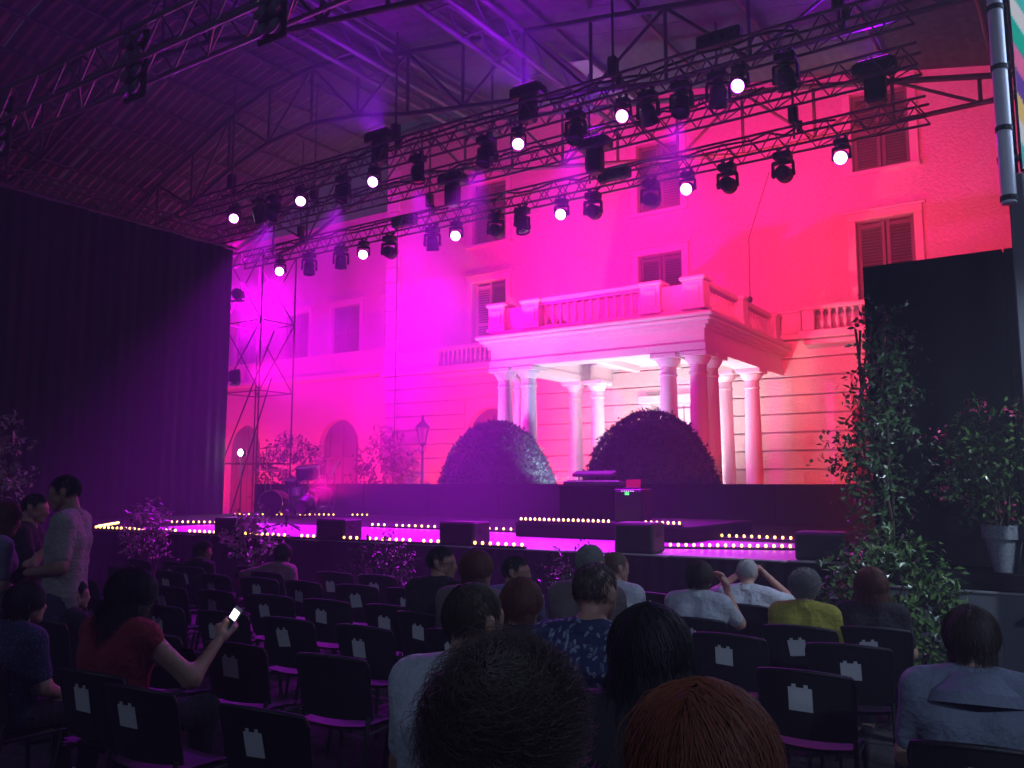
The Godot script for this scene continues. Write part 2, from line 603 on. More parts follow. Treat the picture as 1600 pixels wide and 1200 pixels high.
# courses of the rusticated ground floor, each split at the openings
func courses(house: Node3D, x0: float, x1: float, z: float, holes: Array, y0: float, y1: float, h: float) -> void:
	var k := int(round((y1 - y0) / h))
	for j in k:
		var a := y0 + (y1 - y0) * j / k
		var b := y0 + (y1 - y0) * (j + 1) / k
		var segs := [[x0, x1]]
		for o in holes:
			if o[2] < b - 0.1 and o[3] > a + 0.1:
				var nxt := []
				for s in segs:
					if o[1] <= s[0] or o[0] >= s[1]:
						nxt.append(s)
						continue
					if o[0] > s[0]:
						nxt.append([s[0], o[0]])
					if o[1] < s[1]:
						nxt.append([o[1], s[1]])
				segs = nxt
		for s in segs:
			var m := MB.new()
			m.cbox(Vector3((s[0] + s[1]) / 2, (a + b) / 2, z), Vector3(s[1] - s[0] - 0.004, b - a - 0.035, 0.09), 0.018)
			part(house, "stone_course", m.mesh(), M.rustic)


func column_mesh(h: float, r: float) -> ArrayMesh:
	var b := MB.new()
	b.cbox(Vector3(0, 0.07, 0), Vector3(r * 2.7, 0.14, r * 2.7), 0.01)
	var p := [Vector2(r * 1.3, 0.14), Vector2(r * 1.32, 0.2), Vector2(r * 1.2, 0.26), Vector2(r * 1.05, 0.28), Vector2(r, 0.33)]
	for i in 9:
		var t := i / 8.0
		p.append(Vector2(r * (1.0 - 0.17 * pow(t, 1.7)), lerpf(0.33, h - 0.52, t)))
	p.append_array([Vector2(r * 0.93, h - 0.51), Vector2(r * 0.93, h - 0.46), Vector2(r * 0.83, h - 0.45), Vector2(r * 0.83, h - 0.3), Vector2(r * 0.95, h - 0.28), Vector2(r * 1.02, h - 0.25), Vector2(r * 1.25, h - 0.17), Vector2(r * 1.32, h - 0.12), Vector2(r * 1.3, h - 0.11)])
	b.lathe(p, 24)
	b.cbox(Vector3(0, h - 0.055, 0), Vector3(r * 2.85, 0.11, r * 2.85), 0.012)
	return b.mesh()


# a ring of mouldings round the portico: boxes on three sides
func band(b: MB, x0: float, x1: float, z0: float, z1: float, y0: float, y1: float, t: float) -> void:
	b.box(Vector3((x0 + x1) / 2, (y0 + y1) / 2, z1 - t / 2), Vector3(x1 - x0, y1 - y0, t))
	for x in [x0 + t / 2, x1 - t / 2]:
		b.box(Vector3(x, (y0 + y1) / 2, (z0 + z1 - t) / 2), Vector3(t, y1 - y0, z1 - t - z0))


func build_palace() -> void:
	var bal := baluster_mesh(0.55)
	var house := thing("palace", "pale palace facade with shuttered windows, balconies and a columned portico behind the stage", "building", Vector3.ZERO)
	var Z := -24.0
	var holes := []
	for x in [-17.15, -10.67, -4.2]:
		holes.append([x - 0.725, x + 0.725, 5.85 if x != -10.67 else 6.0, 8.8])
		holes.append([x - 0.725, x + 0.725, 10.15, 12.4])
	holes.append([-18.15, -16.15, 0.9, 4.35])
	holes.append([-5.2, -3.2, 0.9, 4.35])
	holes.append([-11.0, -9.2, 0.15, 4.1])
	part(house, "wall", wall_mesh(-21.9, 3.6, 0.0, 15.0, holes), M.plaster, Transform3D(Basis(), Vector3(0, 0, Z)))
	for h in holes:
		var w: float = h[1] - h[0]
		if h[2] > 5.0:
			window_at(house, (h[0] + h[1]) / 2, h[2], w, h[3] - h[2], Z, h[0] < -17 and h[2] < 7)
		elif h[2] > 0.5:
			arch_window_at(house, (h[0] + h[1]) / 2, h[2], w, h[3], Z)
	courses(house, -21.9, 3.6, Z + 0.045, [holes[6], holes[7], holes[8]], 0.6, 5.7, 0.51)
	var m := MB.new()
	m.cbox(Vector3(-9.15, 5.78, Z + 0.12), Vector3(25.7, 0.14, 0.26), 0.02)
	part(house, "string_course", m.mesh(), M.stone)
	for s in [[-21.9, -19.45], [-14.85, -13.3], [-7.0, -6.45], [-2.0, 3.6]]:
		var q := MB.new()
		q.cbox(Vector3((s[0] + s[1]) / 2, 6.16, Z + 0.07), Vector3(s[1] - s[0], 0.6, 0.14), 0.02)
		q.cbox(Vector3((s[0] + s[1]) / 2, 6.5, Z + 0.09), Vector3(s[1] - s[0] + 0.04, 0.08, 0.2), 0.02)
		part(house, "parapet_panel", q.mesh(), M.stone)
	# quoins at the corner of the block
	for i in 15:
		var q := MB.new()
		var w := 0.66 if i % 2 == 0 else 0.52
		q.cbox(Vector3(-21.93 + w / 2, 6.86 + i * 0.55, Z + 0.05), Vector3(w, 0.515, 0.1), 0.02)
		part(house, "quoin", q.mesh(), M.stone)
	balcony_at(house, -17.15, Z, 5.85, 2.1, 0.62, bal, 0.55)
	balcony_at(house, -4.2, Z, 5.85, 2.1, 0.62, bal, 0.55)
	# door under the portico
	var d := node(house, "door", Transform3D(Basis(), Vector3(-10.1, 0.15, Z)))
	var dm := MB.new()
	for s in [-1.0, 1.0]:
		dm.cbox(Vector3(s * 0.45, 1.4, -0.25), Vector3(0.88, 2.8, 0.06), 0.01)
		for k in 3:
			dm.cbox(Vector3(s * 0.45, 0.5 + k * 0.85, -0.215), Vector3(0.62, 0.65, 0.03), 0.012)
	part(d, "door_leaf", dm.mesh(), M.shutter)
	var fl := MB.new()
	fl.box(Vector3(0, 3.4, -0.26), Vector3(1.76, 1.1, 0.03))
	part(d, "pane", fl.mesh(), M.ivory)
	# grille of scrolls over the door
	var gr := MB.new()
	for i in 9:
		gr.tube(Vector3(-0.84 + i * 0.21, 2.86, -0.22), Vector3(-0.84 + i * 0.21, 3.93, -0.22), 0.012, 0.012, 5)
	for y in [2.95, 3.2, 3.85]:
		gr.tube(Vector3(-0.88, y, -0.218), Vector3(0.88, y, -0.218), 0.014, 0.014, 5)
	part(d, "grille", gr.mesh(), M.iron)
	var df := MB.new()
	df.cbox(Vector3(-1.06, 2.0, 0.12), Vector3(0.3, 4.0, 0.1), 0.02)
	df.cbox(Vector3(1.06, 2.0, 0.12), Vector3(0.3, 4.0, 0.1), 0.02)
	df.cbox(Vector3(0, 4.12, 0.13), Vector3(2.6, 0.24, 0.14), 0.02)
	part(d, "frame", df.mesh(), M.stone)

	# the portico
	var P := node(house, "portico")
	var xl := -12.62
	var xr := -7.3
	var zf := -18.4
	var zb := -22.1
	var col := column_mesh(4.42, 0.225)
	for c in [[xl, zf], [xl + 0.73, zf], [xl, zf - 0.73], [xr, zf], [xr - 0.73, zf], [xr, zf - 0.73], [xl, zb], [xl + 0.73, zb], [xr, zb], [xr - 0.73, zb]]:
		part(P, "column", col, M.stone, Transform3D(Basis(), Vector3(c[0], 0.3, c[1])))
	var fl2 := MB.new()
	fl2.cbox(Vector3((xl + xr) / 2, 0.15, -21.0), Vector3(7.0, 0.3, 6.0), 0.03)
	fl2.cbox(Vector3((xl + xr) / 2, 0.075, -17.75), Vector3(7.0, 0.15, 0.5), 0.03)
	part(P, "steps", fl2.mesh(), M.stone)
	var e := MB.new()
	band(e, xl - 0.3, xr + 0.3, Z, zf + 0.3, 4.725, 4.9, 0.62)
	band(e, xl - 0.27, xr + 0.27, Z, zf + 0.27, 4.9, 5.22, 0.56)
	band(e, xl - 0.33, xr + 0.33, Z, zf + 0.33, 5.22, 5.3, 0.62)
	part(P, "entablature", e.mesh(), M.stone)
	var cc := MB.new()
	cc.box(Vector3((xl + xr) / 2, 5.34, (Z + zf) / 2 + 0.2), Vector3(xr - xl + 0.84, 0.08, zf - Z + 0.42))
	cc.cbox(Vector3((xl + xr) / 2, 5.42, (Z + zf) / 2 + 0.26), Vector3(xr - xl + 1.02, 0.09, zf - Z + 0.52), 0.03)
	cc.cbox(Vector3((xl + xr) / 2, 5.51, (Z + zf) / 2 + 0.3), Vector3(xr - xl + 1.16, 0.1, zf - Z + 0.6), 0.03)
	part(P, "cornice", cc.mesh(), M.stone)
	# parapet: pedestals, balusters and a coping
	var pz := zf + 0.15
	var px0 := xl - 0.05
	var px1 := xr + 0.05
	var ped := []
	for x in [px0, px0 + 1.05, px1 - 1.05, px1]:
		ped.append(Vector3(x, 0, pz))
	for z in [-20.9, -23.6]:
		ped.append(Vector3(px1, 0, z))
		ped.append(Vector3(px0, 0, z))
	for q in ped:
		var b := MB.new()
		b.cbox(Vector3(0, 0.335, 0), Vector3(0.5, 0.67, 0.42), 0.015)
		b.cbox(Vector3(0, 0.36, 0.2), Vector3(0.3, 0.4, 0.06), 0.012)
		b.cbox(Vector3(0, 0.71, 0), Vector3(0.62, 0.1, 0.54), 0.03)
		b.cbox(Vector3(0, 0.05, 0), Vector3(0.58, 0.1, 0.5), 0.015)
		part(P, "pedestal", b.mesh(), M.stone, Transform3D(Basis(), q + Vector3(0, 5.66, 0)))
	var pb := MB.new()
	pb.cbox(Vector3((px0 + px1) / 2, 5.62, pz), Vector3(px1 - px0 + 0.4, 0.13, 0.34), 0.01)
	for x in [px0, px1]:
		pb.cbox(Vector3(x, 5.62, (pz + Z) / 2 - 0.1), Vector3(0.34, 0.126, pz - Z - 0.2), 0.01)
	part(P, "parapet_base", pb.mesh(), M.stone)
	var rl := MB.new()
	rl.cbox(Vector3((px0 + px1) / 2, 6.36, pz), Vector3(px1 - px0 - 1.7, 0.14, 0.3), 0.03)
	rl.cbox(Vector3((px0 + px1) / 2, 6.26, pz), Vector3(px1 - px0 - 1.7, 0.05, 0.22), 0.01)
	for x in [px0, px1]:
		rl.cbox(Vector3(x, 6.36, (pz + Z) / 2), Vector3(0.3, 0.136, pz - Z - 0.5), 0.03)
	part(P, "parapet_rail", rl.mesh(), M.stone)
	for s in [[px0 + 0.3, px0 + 0.76], [px1 - 0.76, px1 - 0.3]]:
		var b := MB.new()
		b.cbox(Vector3((s[0] + s[1]) / 2, 5.99, pz - 0.02), Vector3(0.6, 0.58, 0.2), 0.01)
		part(P, "parapet_panel", b.mesh(), M.stone)
	var k := 13
	for i in k:
		part(P, "baluster", bal, M.stone, Transform3D(Basis(), Vector3(lerpf(px0 + 1.4, px1 - 1.4, i / (k - 1.0)), 5.685, pz)))
	for x in [px0, px1]:
		for seg in [[pz - 0.35, -20.6], [-21.2, -23.3]]:
			for i in 10:
				part(P, "baluster", bal, M.stone, Transform3D(Basis(), Vector3(x, 5.685, lerpf(seg[0], seg[1], (i + 0.5) / 10))))
	# a chain lantern under the portico ceiling
	var ln := MB.new()
	ln.tube(Vector3(0, 1.0, 0), Vector3(0, 0.35, 0), 0.012, 0.012, 6)
	ln.ball(Vector3(0, 0.75, 0), Vector3(0.03, 0.05, 0.03), 6, 8)
	part(P, "ceiling", wall_slab(xl, xr, -23.9, zf, 5.29), M.stone)

	# the wing set back on the left
	var wing := thing("palace_wing", "side wing of the palace with round-arched doors and a terrace, set back", "building", Vector3.ZERO)
	var W := -27.0
	var wh := []
	for x in [-40.2, -33.8, -27.4]:
		wh.append([x - 1.22, x + 1.22, 0.2, 4.55])
	for x in [-36.9, -33.8, -30.3, -27.1, -23.9]:
		wh.append([x - 0.85, x + 0.85, 7.3, 9.6])
	part(wing, "wall", wall_mesh(-44.0, -21.5, 0.0, 13.5, wh), M.plaster, Transform3D(Basis(), Vector3(0, 0, W)))
	for h in wh:
		if h[2] < 1:
			arch_window_at(wing, (h[0] + h[1]) / 2, h[2], h[1] - h[0], h[3], W)
		else:
			window_at(wing, (h[0] + h[1]) / 2, h[2], h[1] - h[0], h[3] - h[2], W)
	var tr := MB.new()
	tr.cbox(Vector3(-32.8, 6.4, W + 0.35), Vector3(22.3, 0.2, 0.7), 0.03)
	part(wing, "terrace_slab", tr.mesh(), M.stone)
	var tp := MB.new()
	for x in [-42.0, -36.0, -30.0, -24.4]:
		tp.cbox(Vector3(x, 6.9, W + 0.55), Vector3(5.6, 0.78, 0.16), 0.02)
	part(wing, "terrace_parapet", tp.mesh(), M.plaster)
	var tc := MB.new()
	tc.cbox(Vector3(-32.8, 7.33, W + 0.55), Vector3(22.3, 0.08, 0.26), 0.02)
	part(wing, "terrace_coping", tc.mesh(), M.stone)


func wall_slab(x0: float, x1: float, z0: float, z1: float, y: float) -> ArrayMesh:
	var b := MB.new()
	b.box(Vector3((x0 + x1) / 2, y, (z0 + z1) / 2), Vector3(x1 - x0, 0.02, z1 - z0))
	# coffers
	for i in 3:
		b.cbox(Vector3(lerpf(x0, x1, (i + 1) / 4.0), y - 0.1, (z0 + z1) / 2), Vector3(0.22, 0.2, z1 - z0 - 0.8), 0.02)
	return b.mesh()


# ---------------------------------------------------------------- street lamps by the palace
func street_lamp(at: Vector3, label: String) -> void:
	var t := thing("street_lamp", label, "lamp post", at, 0.0, "iron lamp posts before the palace")
	var b := MB.new()
	b.lathe([Vector2(0.16, 0), Vector2(0.16, 0.1), Vector2(0.11, 0.14), Vector2(0.1, 0.5), Vector2(0.13, 0.55), Vector2(0.06, 0.65), Vector2(0.05, 1.2), Vector2(0.07, 1.25), Vector2(0.045, 1.3), Vector2(0.035, 2.6), Vector2(0.06, 2.65), Vector2(0.03, 2.72), Vector2(0.03, 2.85)], 10)
	part(t, "post", b.mesh(), M.iron)
	var l := MB.new()
	for i in 6:
		var a := TAU * i / 6
		l.tube(Vector3(cos(a) * 0.1, 2.95, sin(a) * 0.1), Vector3(cos(a) * 0.2, 3.42, sin(a) * 0.2), 0.012, 0.012, 5)
	l.lathe([Vector2(0.03, 2.85), Vector2(0.11, 2.93), Vector2(0.11, 2.96), Vector2(0.0, 2.97)], 6)
	for s in [-1.0, 1.0]:
		l.path([Vector3(0, 2.7, 0), Vector3(s * 0.12, 2.72, 0), Vector3(s * 0.15, 2.8, 0), Vector3(s * 0.1, 2.86, 0)], 0.014, 5)
	part(t, "lantern_cage", l.mesh(), M.iron)
	var h := MB.new()
	h.lathe([Vector2(0.24, 3.42), Vector2(0.22, 3.46), Vector2(0.1, 3.58), Vector2(0.06, 3.6), Vector2(0.06, 3.66), Vector2(0.03, 3.69), Vector2(0.04, 3.74), Vector2(0.0, 3.83)], 6)
	part(t, "lantern_hood", h.mesh(), M.iron)
	var g := MB.new()
	g.lathe([Vector2(0.095, 2.97), Vector2(0.19, 3.42)], 6)
	part(t, "lantern_glass", g.mesh(), M.lantern_glass)


# ---------------------------------------------------------------- roof, trusses and stage
const ROOF := [Vector2(-25.5, 7.2), Vector2(-23.0, 8.6), Vector2(-20.6, 9.65), Vector2(-18.8, 10.3), Vector2(-17.0, 11.05), Vector2(-15.2, 11.5), Vector2(-13.4, 11.45), Vector2(-11.5, 11.0), Vector2(-8.0, 10.48), Vector2(-4.4, 9.9), Vector2(-1.0, 9.2), Vector2(3.0, 8.35), Vector2(8.0, 7.2)]
const ROOF_BACK := -17.0
const ROOF_FRONT := -2.0


func roof_y(x: float) -> float:
	for i in ROOF.size() - 1:
		if x <= ROOF[i + 1].x:
			return lerpf(ROOF[i].y, ROOF[i + 1].y, (x - ROOF[i].x) / (ROOF[i + 1].x - ROOF[i].x))
	return ROOF[-1].y


func build_roof() -> void:
	var t := thing("stage_roof", "corrugated sheet roof on steel trusses arching over stage and seats", "roof")
	var bays := [-17.0, -14.0, -11.0, -8.0, -5.0, -2.0]
	for s in ROOF.size() - 1:
		for k in bays.size() - 1:
			var b := MB.new()
			var p: Vector2 = ROOF[s]
			var q: Vector2 = ROOF[s + 1]
			var n := 24
			for i in n:
				var z0: float = lerpf(bays[k], bays[k + 1] - 0.03, float(i) / n)
				var z1: float = lerpf(bays[k], bays[k + 1] - 0.03, float(i + 1) / n)
				var h0 := 0.035 if i % 2 == 0 else -0.035
				b.quad(Vector3(p.x, p.y + h0, z0), Vector3(q.x, q.y + h0, z0), Vector3(q.x, q.y - h0, z1), Vector3(p.x, p.y - h0, z1))
			part(t, "roof_sheet", b.mesh(), M.roof_sheet)
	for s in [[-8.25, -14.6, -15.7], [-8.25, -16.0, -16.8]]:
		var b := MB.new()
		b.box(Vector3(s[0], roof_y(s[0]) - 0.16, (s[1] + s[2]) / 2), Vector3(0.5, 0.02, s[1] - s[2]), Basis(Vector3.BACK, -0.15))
		part(t, "skylight_strip", b.mesh(), M.lit_sheet)  # no skylight: pale colour stands for roof sheet caught by the light
	# purlins
	for i in range(1, ROOF.size() - 1):
		for dx in [0.0, 0.5]:
			var x: float = lerpf(ROOF[i].x, ROOF[i + 1].x, dx)
			bar(t, "purlin", Vector3(x, roof_y(x) - 0.12, ROOF_BACK), Vector3(x, roof_y(x) - 0.12, ROOF_FRONT), 0.045, M.steel)
	# roof trusses across
	for z in [-16.9, -13.0, -9.2, -5.4, -2.1]:
		var top := []
		var bot := []
		var x := -23.0
		while x < 6.1:
			top.append(Vector3(x, roof_y(x) - 0.22, z))
			var d: float = clampf(roof_y(x) - 8.75, 0.25, 1.35)
			bot.append(Vector3(x, roof_y(x) - 0.22 - d, z))
			x += 1.45
		for i in top.size():
			bar(t, "truss_post", bot[i], top[i], 0.035, M.steel)
			if i > 0:
				bar(t, "top_chord", top[i - 1], top[i], 0.06, M.steel)
				bar(t, "bottom_chord", bot[i - 1], bot[i], 0.05, M.steel)
				if i % 2 == 0:
					bar(t, "truss_brace", bot[i - 1], top[i], 0.032, M.steel)
				else:
					bar(t, "truss_brace", top[i - 1], bot[i], 0.032, M.steel)
	# lengthwise lattice girders
	for x in [-12.1, -8.8]:
		var y := roof_y(x) - 0.75
		for c in [[-0.3, 0.0], [0.3, 0.0], [-0.3, 0.5], [0.3, 0.5]]:
			bar(t, "girder_chord", Vector3(x + c[0], y + c[1], ROOF_BACK), Vector3(x + c[0], y + c[1], -2.0), 0.055, M.girder_steel)
		for k in 15:
			var z := -16.8 + k * 1.0
			bar(t, "girder_brace", Vector3(x - 0.3, y, z), Vector3(x - 0.3, y + 0.5, z + 0.5), 0.025, M.girder_steel)
			bar(t, "girder_brace", Vector3(x + 0.3, y, z), Vector3(x + 0.3, y + 0.5, z + 0.5), 0.025, M.girder_steel)
			bar(t, "girder_tie", Vector3(x - 0.3, y, z), Vector3(x + 0.3, y, z), 0.025, M.girder_steel)


func box_truss(label: String, a: Vector3, b: Vector3, w: float, h: float, bay: float, m: Material, r := 0.028) -> Node3D:
	var t := thing("lighting_truss", label, "truss", a, 0.0, "lighting trusses over the stage")
	var d := b - a
	var l := d.length()
	var ux := d / l
	var uz := ux.cross(Vector3.UP).normalized() * w
	var uy := Vector3.UP * h
	for c in [Vector3.ZERO, uz, uy, uy + uz]:
		bar(t, "chord", c, c + d, r, m)
	var k := int(round(l / bay))
	for i in k:
		var p := ux * l * i / k
		var q := ux * l * (i + 1) / k
		var mid := (p + q) / 2
		bar(t, "brace", p, mid + uy, r * 0.5, m)
		bar(t, "brace", mid + uy, q, r * 0.5, m)
		bar(t, "brace", p + uz, mid + uz + uy, r * 0.5, m)
		bar(t, "brace", mid + uz + uy, q + uz, r * 0.5, m)
		if i % 2 == 0:
			bar(t, "brace", p, q + uz, r * 0.5, m)
	return t


func spot(parent: Node, at: Vector3, to: Vector3, c: Color, energy: float, angle: float, blend := 0.6, size := 0.12) -> SpotLight3D:
	var l := SpotLight3D.new()
	l.name = "beam_light"
	l.light_color = c
	l.light_energy = energy
	l.spot_angle = angle
	l.spot_angle_attenuation = blend
	l.spot_range = 60.0
	l.spot_attenuation = 2.0
	l.light_size = size
	l.shadow_enabled = true
	parent.add_child(l, true)
	l.look_at_from_position(at, to, Vector3.UP if absf((to - at).normalized().y) < 0.98 else Vector3.RIGHT)
	return l


var mh := {}


# a moving-head stage lamp hung by its base: clamp, base, yoke, head and lens; 'aim' is where the head points
func moving_head(at: Vector3, aim: Vector3, lit: bool, label: String, group: String, k := 1.0) -> Node3D:
	if mh.is_empty():
		var c := MB.new()
		c.cbox(Vector3(0, 0.02, 0), Vector3(0.05, 0.12, 0.05), 0.008)
		c.tube(Vector3(0, 0.05, -0.05), Vector3(0, 0.05, 0.05), 0.04, 0.04, 8)
		mh.clamp = c.mesh()
		var b := MB.new()
		b.cbox(Vector3(0, -0.11, 0), Vector3(0.36, 0.16, 0.26), 0.025)
		b.cbox(Vector3(0, -0.11, 0.135), Vector3(0.16, 0.07, 0.012), 0.004)
		b.tube(Vector3(0, -0.19, 0), Vector3(0, -0.23, 0), 0.1, 0.1, 16)
		mh.base = b.mesh()
		var y := MB.new()
		y.cbox(Vector3(0, -0.255, 0), Vector3(0.44, 0.06, 0.14), 0.015)
		for s in [-1.0, 1.0]:
			y.cbox(Vector3(s * 0.205, -0.4, 0), Vector3(0.05, 0.29, 0.13), 0.015)
			y.tube(Vector3(s * 0.18, -0.49, 0), Vector3(s * 0.235, -0.49, 0), 0.075, 0.07, 14)
		mh.yoke = y.mesh()
		var h := MB.new()
		h.lathe([Vector2(0.0, -0.2), Vector2(0.09, -0.2), Vector2(0.13, -0.17), Vector2(0.15, -0.05), Vector2(0.155, 0.02), Vector2(0.165, 0.1), Vector2(0.175, 0.12), Vector2(0.175, 0.19), Vector2(0.16, 0.195), Vector2(0.155, 0.16)], 20)
		for i in 5:
			h.lathe([Vector2(0.148, -0.13 + i * 0.03), Vector2(0.16, -0.125 + i * 0.03), Vector2(0.16, -0.115 + i * 0.03), Vector2(0.148, -0.11 + i * 0.03)], 20)
		mh.head = h.mesh()
		var l := MB.new()
		l.lathe([Vector2(0.155, 0.165), Vector2(0.11, 0.178), Vector2(0.06, 0.184), Vector2(0.0, 0.186)], 20)
		mh.lens = l.mesh()
		var rm := MB.new()
		rm.lathe([Vector2(0.172, 0.197), Vector2(0.156, 0.197)], 20)
		mh.rim = rm.mesh()
	var t := thing("moving_head_lamp", label, "stage lamp", at, 0.0, group)
	t.scale = Vector3.ONE * k
	aim = aim.normalized()
	for s in [-1.0, 1.0]:
		part(t, "clamp", mh.clamp, M.fixture, Transform3D(Basis(), Vector3(s * 0.1, 0, 0)))
	part(t, "base", mh.base, M.fixture)
	var yaw := atan2(-aim.x, -aim.z)
	part(t, "yoke", mh.yoke, M.fixture, Transform3D(Basis(Vector3.UP, yaw), Vector3.ZERO))
	var side := Vector3(cos(yaw), 0, -sin(yaw))
	var xf := Transform3D(Basis(side, aim, side.cross(aim)), Vector3(0, -0.49, 0))
	var hd := part(t, "head", mh.head, M.fixture, xf)
	part(hd, "lamp_lens", mh.lens, M.lamp_lit if lit else M.lens_dark)
	if lit:
		part(hd, "lamp_violet_glow", mh.rim, M.lamp_violet_glow)  # glowing ring added as the violet halo round the lens
	return t


func flood(at: Vector3, to: Vector3, label: String, c: Color, energy: float, angle: float, blend := 0.7) -> void:
	var t := thing("floodlight", label, "floodlight", at)
	var aim := (to - at).normalized()
	var yaw := atan2(-aim.x, -aim.z)
	var side := Vector3(cos(yaw), 0, -sin(yaw))
	var bs := Basis(side, aim, side.cross(aim))
	var y := MB.new()
	y.cbox(Vector3(0, -0.2, 0), Vector3(0.4, 0.03, 0.2), 0.008)
	for s in [-1.0, 1.0]:
		y.cbox(Vector3(s * 0.19, -0.1, 0), Vector3(0.02, 0.22, 0.05), 0.005)
	part(t, "bracket", y.mesh(), M.fixture, Transform3D(Basis(Vector3.UP, yaw), Vector3.ZERO))
	var h := MB.new()
	h.lathe([Vector2(0.0, -0.16), Vector2(0.1, -0.16), Vector2(0.15, -0.1), Vector2(0.165, 0.08), Vector2(0.175, 0.1), Vector2(0.15, 0.1)], 18)
	var hd := part(t, "housing", h.mesh(), M.fixture, Transform3D(bs, Vector3.ZERO))
	var l := MB.new()
	l.lathe([Vector2(0.155, 0.08), Vector2(0.0, 0.085)], 18)
	var lm := glow("flood_lens_%d" % taken.get("floodlight", 0), c, 2.5)
	part(hd, "lamp_lens", l.mesh(), lm)
	spot(t, at + aim * 0.14, to, c, energy, angle, blend, 0.1)


func build_rig() -> void:
	box_truss("front lighting truss with blinder lamps, nearest the seats, over stage edge", Vector3(-17.4, 7.55, -6.8), Vector3(-3.0, 7.7, -7.2), 0.5, 0.5, 0.75, M.alloy, 0.035)
	box_truss("dark lighting truss carrying the upper row of stage lamps", Vector3(-17.2, 7.85, -12.0), Vector3(-1.6, 7.85, -12.0), 0.36, 0.34, 0.45, M.steel, 0.024)
	box_truss("bare dark truss between the two rows of stage lamps", Vector3(-18.2, 7.85, -13.6), Vector3(-1.75, 7.85, -13.6), 0.36, 0.34, 0.45, M.steel, 0.024)
	box_truss("dark lighting truss carrying the lower row of stage lamps", Vector3(-19.0, 7.6, -15.0), Vector3(-1.85, 7.6, -15.0), 0.36, 0.34, 0.45, M.steel, 0.024)
	# steel hangers from the roof down to the trusses
	for h in [[-12.0, [-16.0, -11.0, -6.2, -2.6], 8.19], [-13.6, [-15.0, -9.8, -5.0], 8.19], [-15.0, [-17.0, -12.6, -8.3, -4.1], 7.94]]:
		for x in h[1]:
			var t := thing("truss_hanger", "thin steel hanger with a chain hoist holding a lighting truss", "hanger", Vector3(x, h[2], h[0] - 0.2), 0.0, "hangers of the trusses")
			bar(t, "rod", Vector3.ZERO, Vector3(0, roof_y(x) - h[2] - 0.2, 0), 0.022, M.steel)
			var b := MB.new()
			b.cbox(Vector3(0, 0.45, 0), Vector3(0.16, 0.34, 0.18), 0.03)
			b.tube(Vector3(0.1, 0.3, 0), Vector3(0.1, 0.1, 0), 0.06, 0.05, 8)
			part(t, "hoist", b.mesh(), M.fixture)
	# upper row, on the truss at z -12
	var toward := Vector3(-3.0, 0.5, 1.0)
	for x in [370, 472, 585, 810, 975, 1160]:
		var p := on_z(x, 250, -11.8)
		var o := Vector3(p.x, 7.85, -11.8)
		var aim := toward + Vector3(rng.randf_range(-2, 2), 0, rng.randf_range(-3, 1)) - o
		var t := moving_head(o, aim, true, "lit stage lamp with a glowing violet-white lens on the upper truss", "lit lamps of the upper truss", 0.6)
		var q := o + Vector3(0, -0.32, 0) + aim.normalized() * 0.16
		spot(t, q, q + aim.normalized(), Color(0.66, 0.0, 1.0), 4.0, 32.0, 0.9)
	for x in [408, 430, 537, 653, 758, 900, 1014, 1067, 1125, 1233]:
		var p := on_z(x, 250, -11.8)
		var o := Vector3(p.x, 7.85, -11.8)
		if x in [430, 537, 653, 758, 900, 1067]:
			# these pour violet straight down on the stage floor
			var to := Vector3(o.x + rng.randf_range(-0.8, 0.4), DECK, -12.4 if x == 653 else -9.6)
			var t := moving_head(o, to - o, false, "moving head lamp of the upper truss pouring violet down on the stage", "lamps of the upper truss aimed at the stage floor", 0.8)
			var d := (to - o - Vector3(0, -0.39, 0)).normalized()
			spot(t, o + Vector3(0, -0.39, 0) + d * 0.2, to, Color(0.82, 0.0, 1.0), 140.0, 30.0, 1.0)
		else:
			moving_head(o, Vector3(rng.randf_range(-0.5, 0.5), -1.0, rng.randf_range(-1.0, -0.2)), false, "dark unlit moving head lamp hanging under the upper truss", "unlit lamps of the upper truss", 0.8)
	# lower row, on the truss at z -15
	for x in [440, 569, 713, 878, 1076, 1320]:
		var p := on_z(x, 350, -14.8)
		var o := Vector3(p.x, 7.6, -14.8)
		var aim := toward + Vector3(rng.randf_range(-2, 2), 0, rng.randf_range(-3, 1)) - o
		var t := moving_head(o, aim, true, "lit stage lamp with a glowing violet-white lens on the lower truss", "lit lamps of the lower truss", 0.68)
		var q := o + Vector3(0, -0.32, 0) + aim.normalized() * 0.16
		spot(t, q, q + aim.normalized(), Color(0.8, 0.0, 1.0), 5.0, 32.0, 0.9)
	# the unlit-looking ones here have turned their backs: they wash the palace
	var wash := {609: Color(1.0, 0.0, 0.85), 775: Color(1.0, 0.0, 0.62), 927: Color(1.0, 0.06, 0.46), 1018: Color(1.0, 0.12, 0.4), 1139: Color(1.0, 0.17, 0.36), 1227: Color(1.0, 0.2, 0.32)}
	for x in [485, 534, 609, 676, 775, 816, 927, 1018, 1139, 1227]:
		var p := on_z(x, 350, -14.8)
		var o := Vector3(p.x, 7.6, -14.8)
		if wash.has(x):
			var to := Vector3(o.x * 1.3 + 0.6, 8.8, -24)
			var t := moving_head(o, to - o, false, "moving head lamp of the lower truss turned towards the palace wall", "lamps of the lower truss turned to the palace", 0.85)
			var d := (to - o - Vector3(0, -0.42, 0)).normalized()
			spot(t, o + Vector3(0, -0.42, 0) + d * 0.22, to, wash[x], 54.0, 50.0, 1.0)
		else:
			moving_head(o, Vector3(rng.randf_range(-0.5, 0.5), -1.0, rng.randf_range(-0.6, 0.2)), false, "dark unlit moving head lamp hanging under the lower truss", "unlit lamps of the lower truss", 0.85)
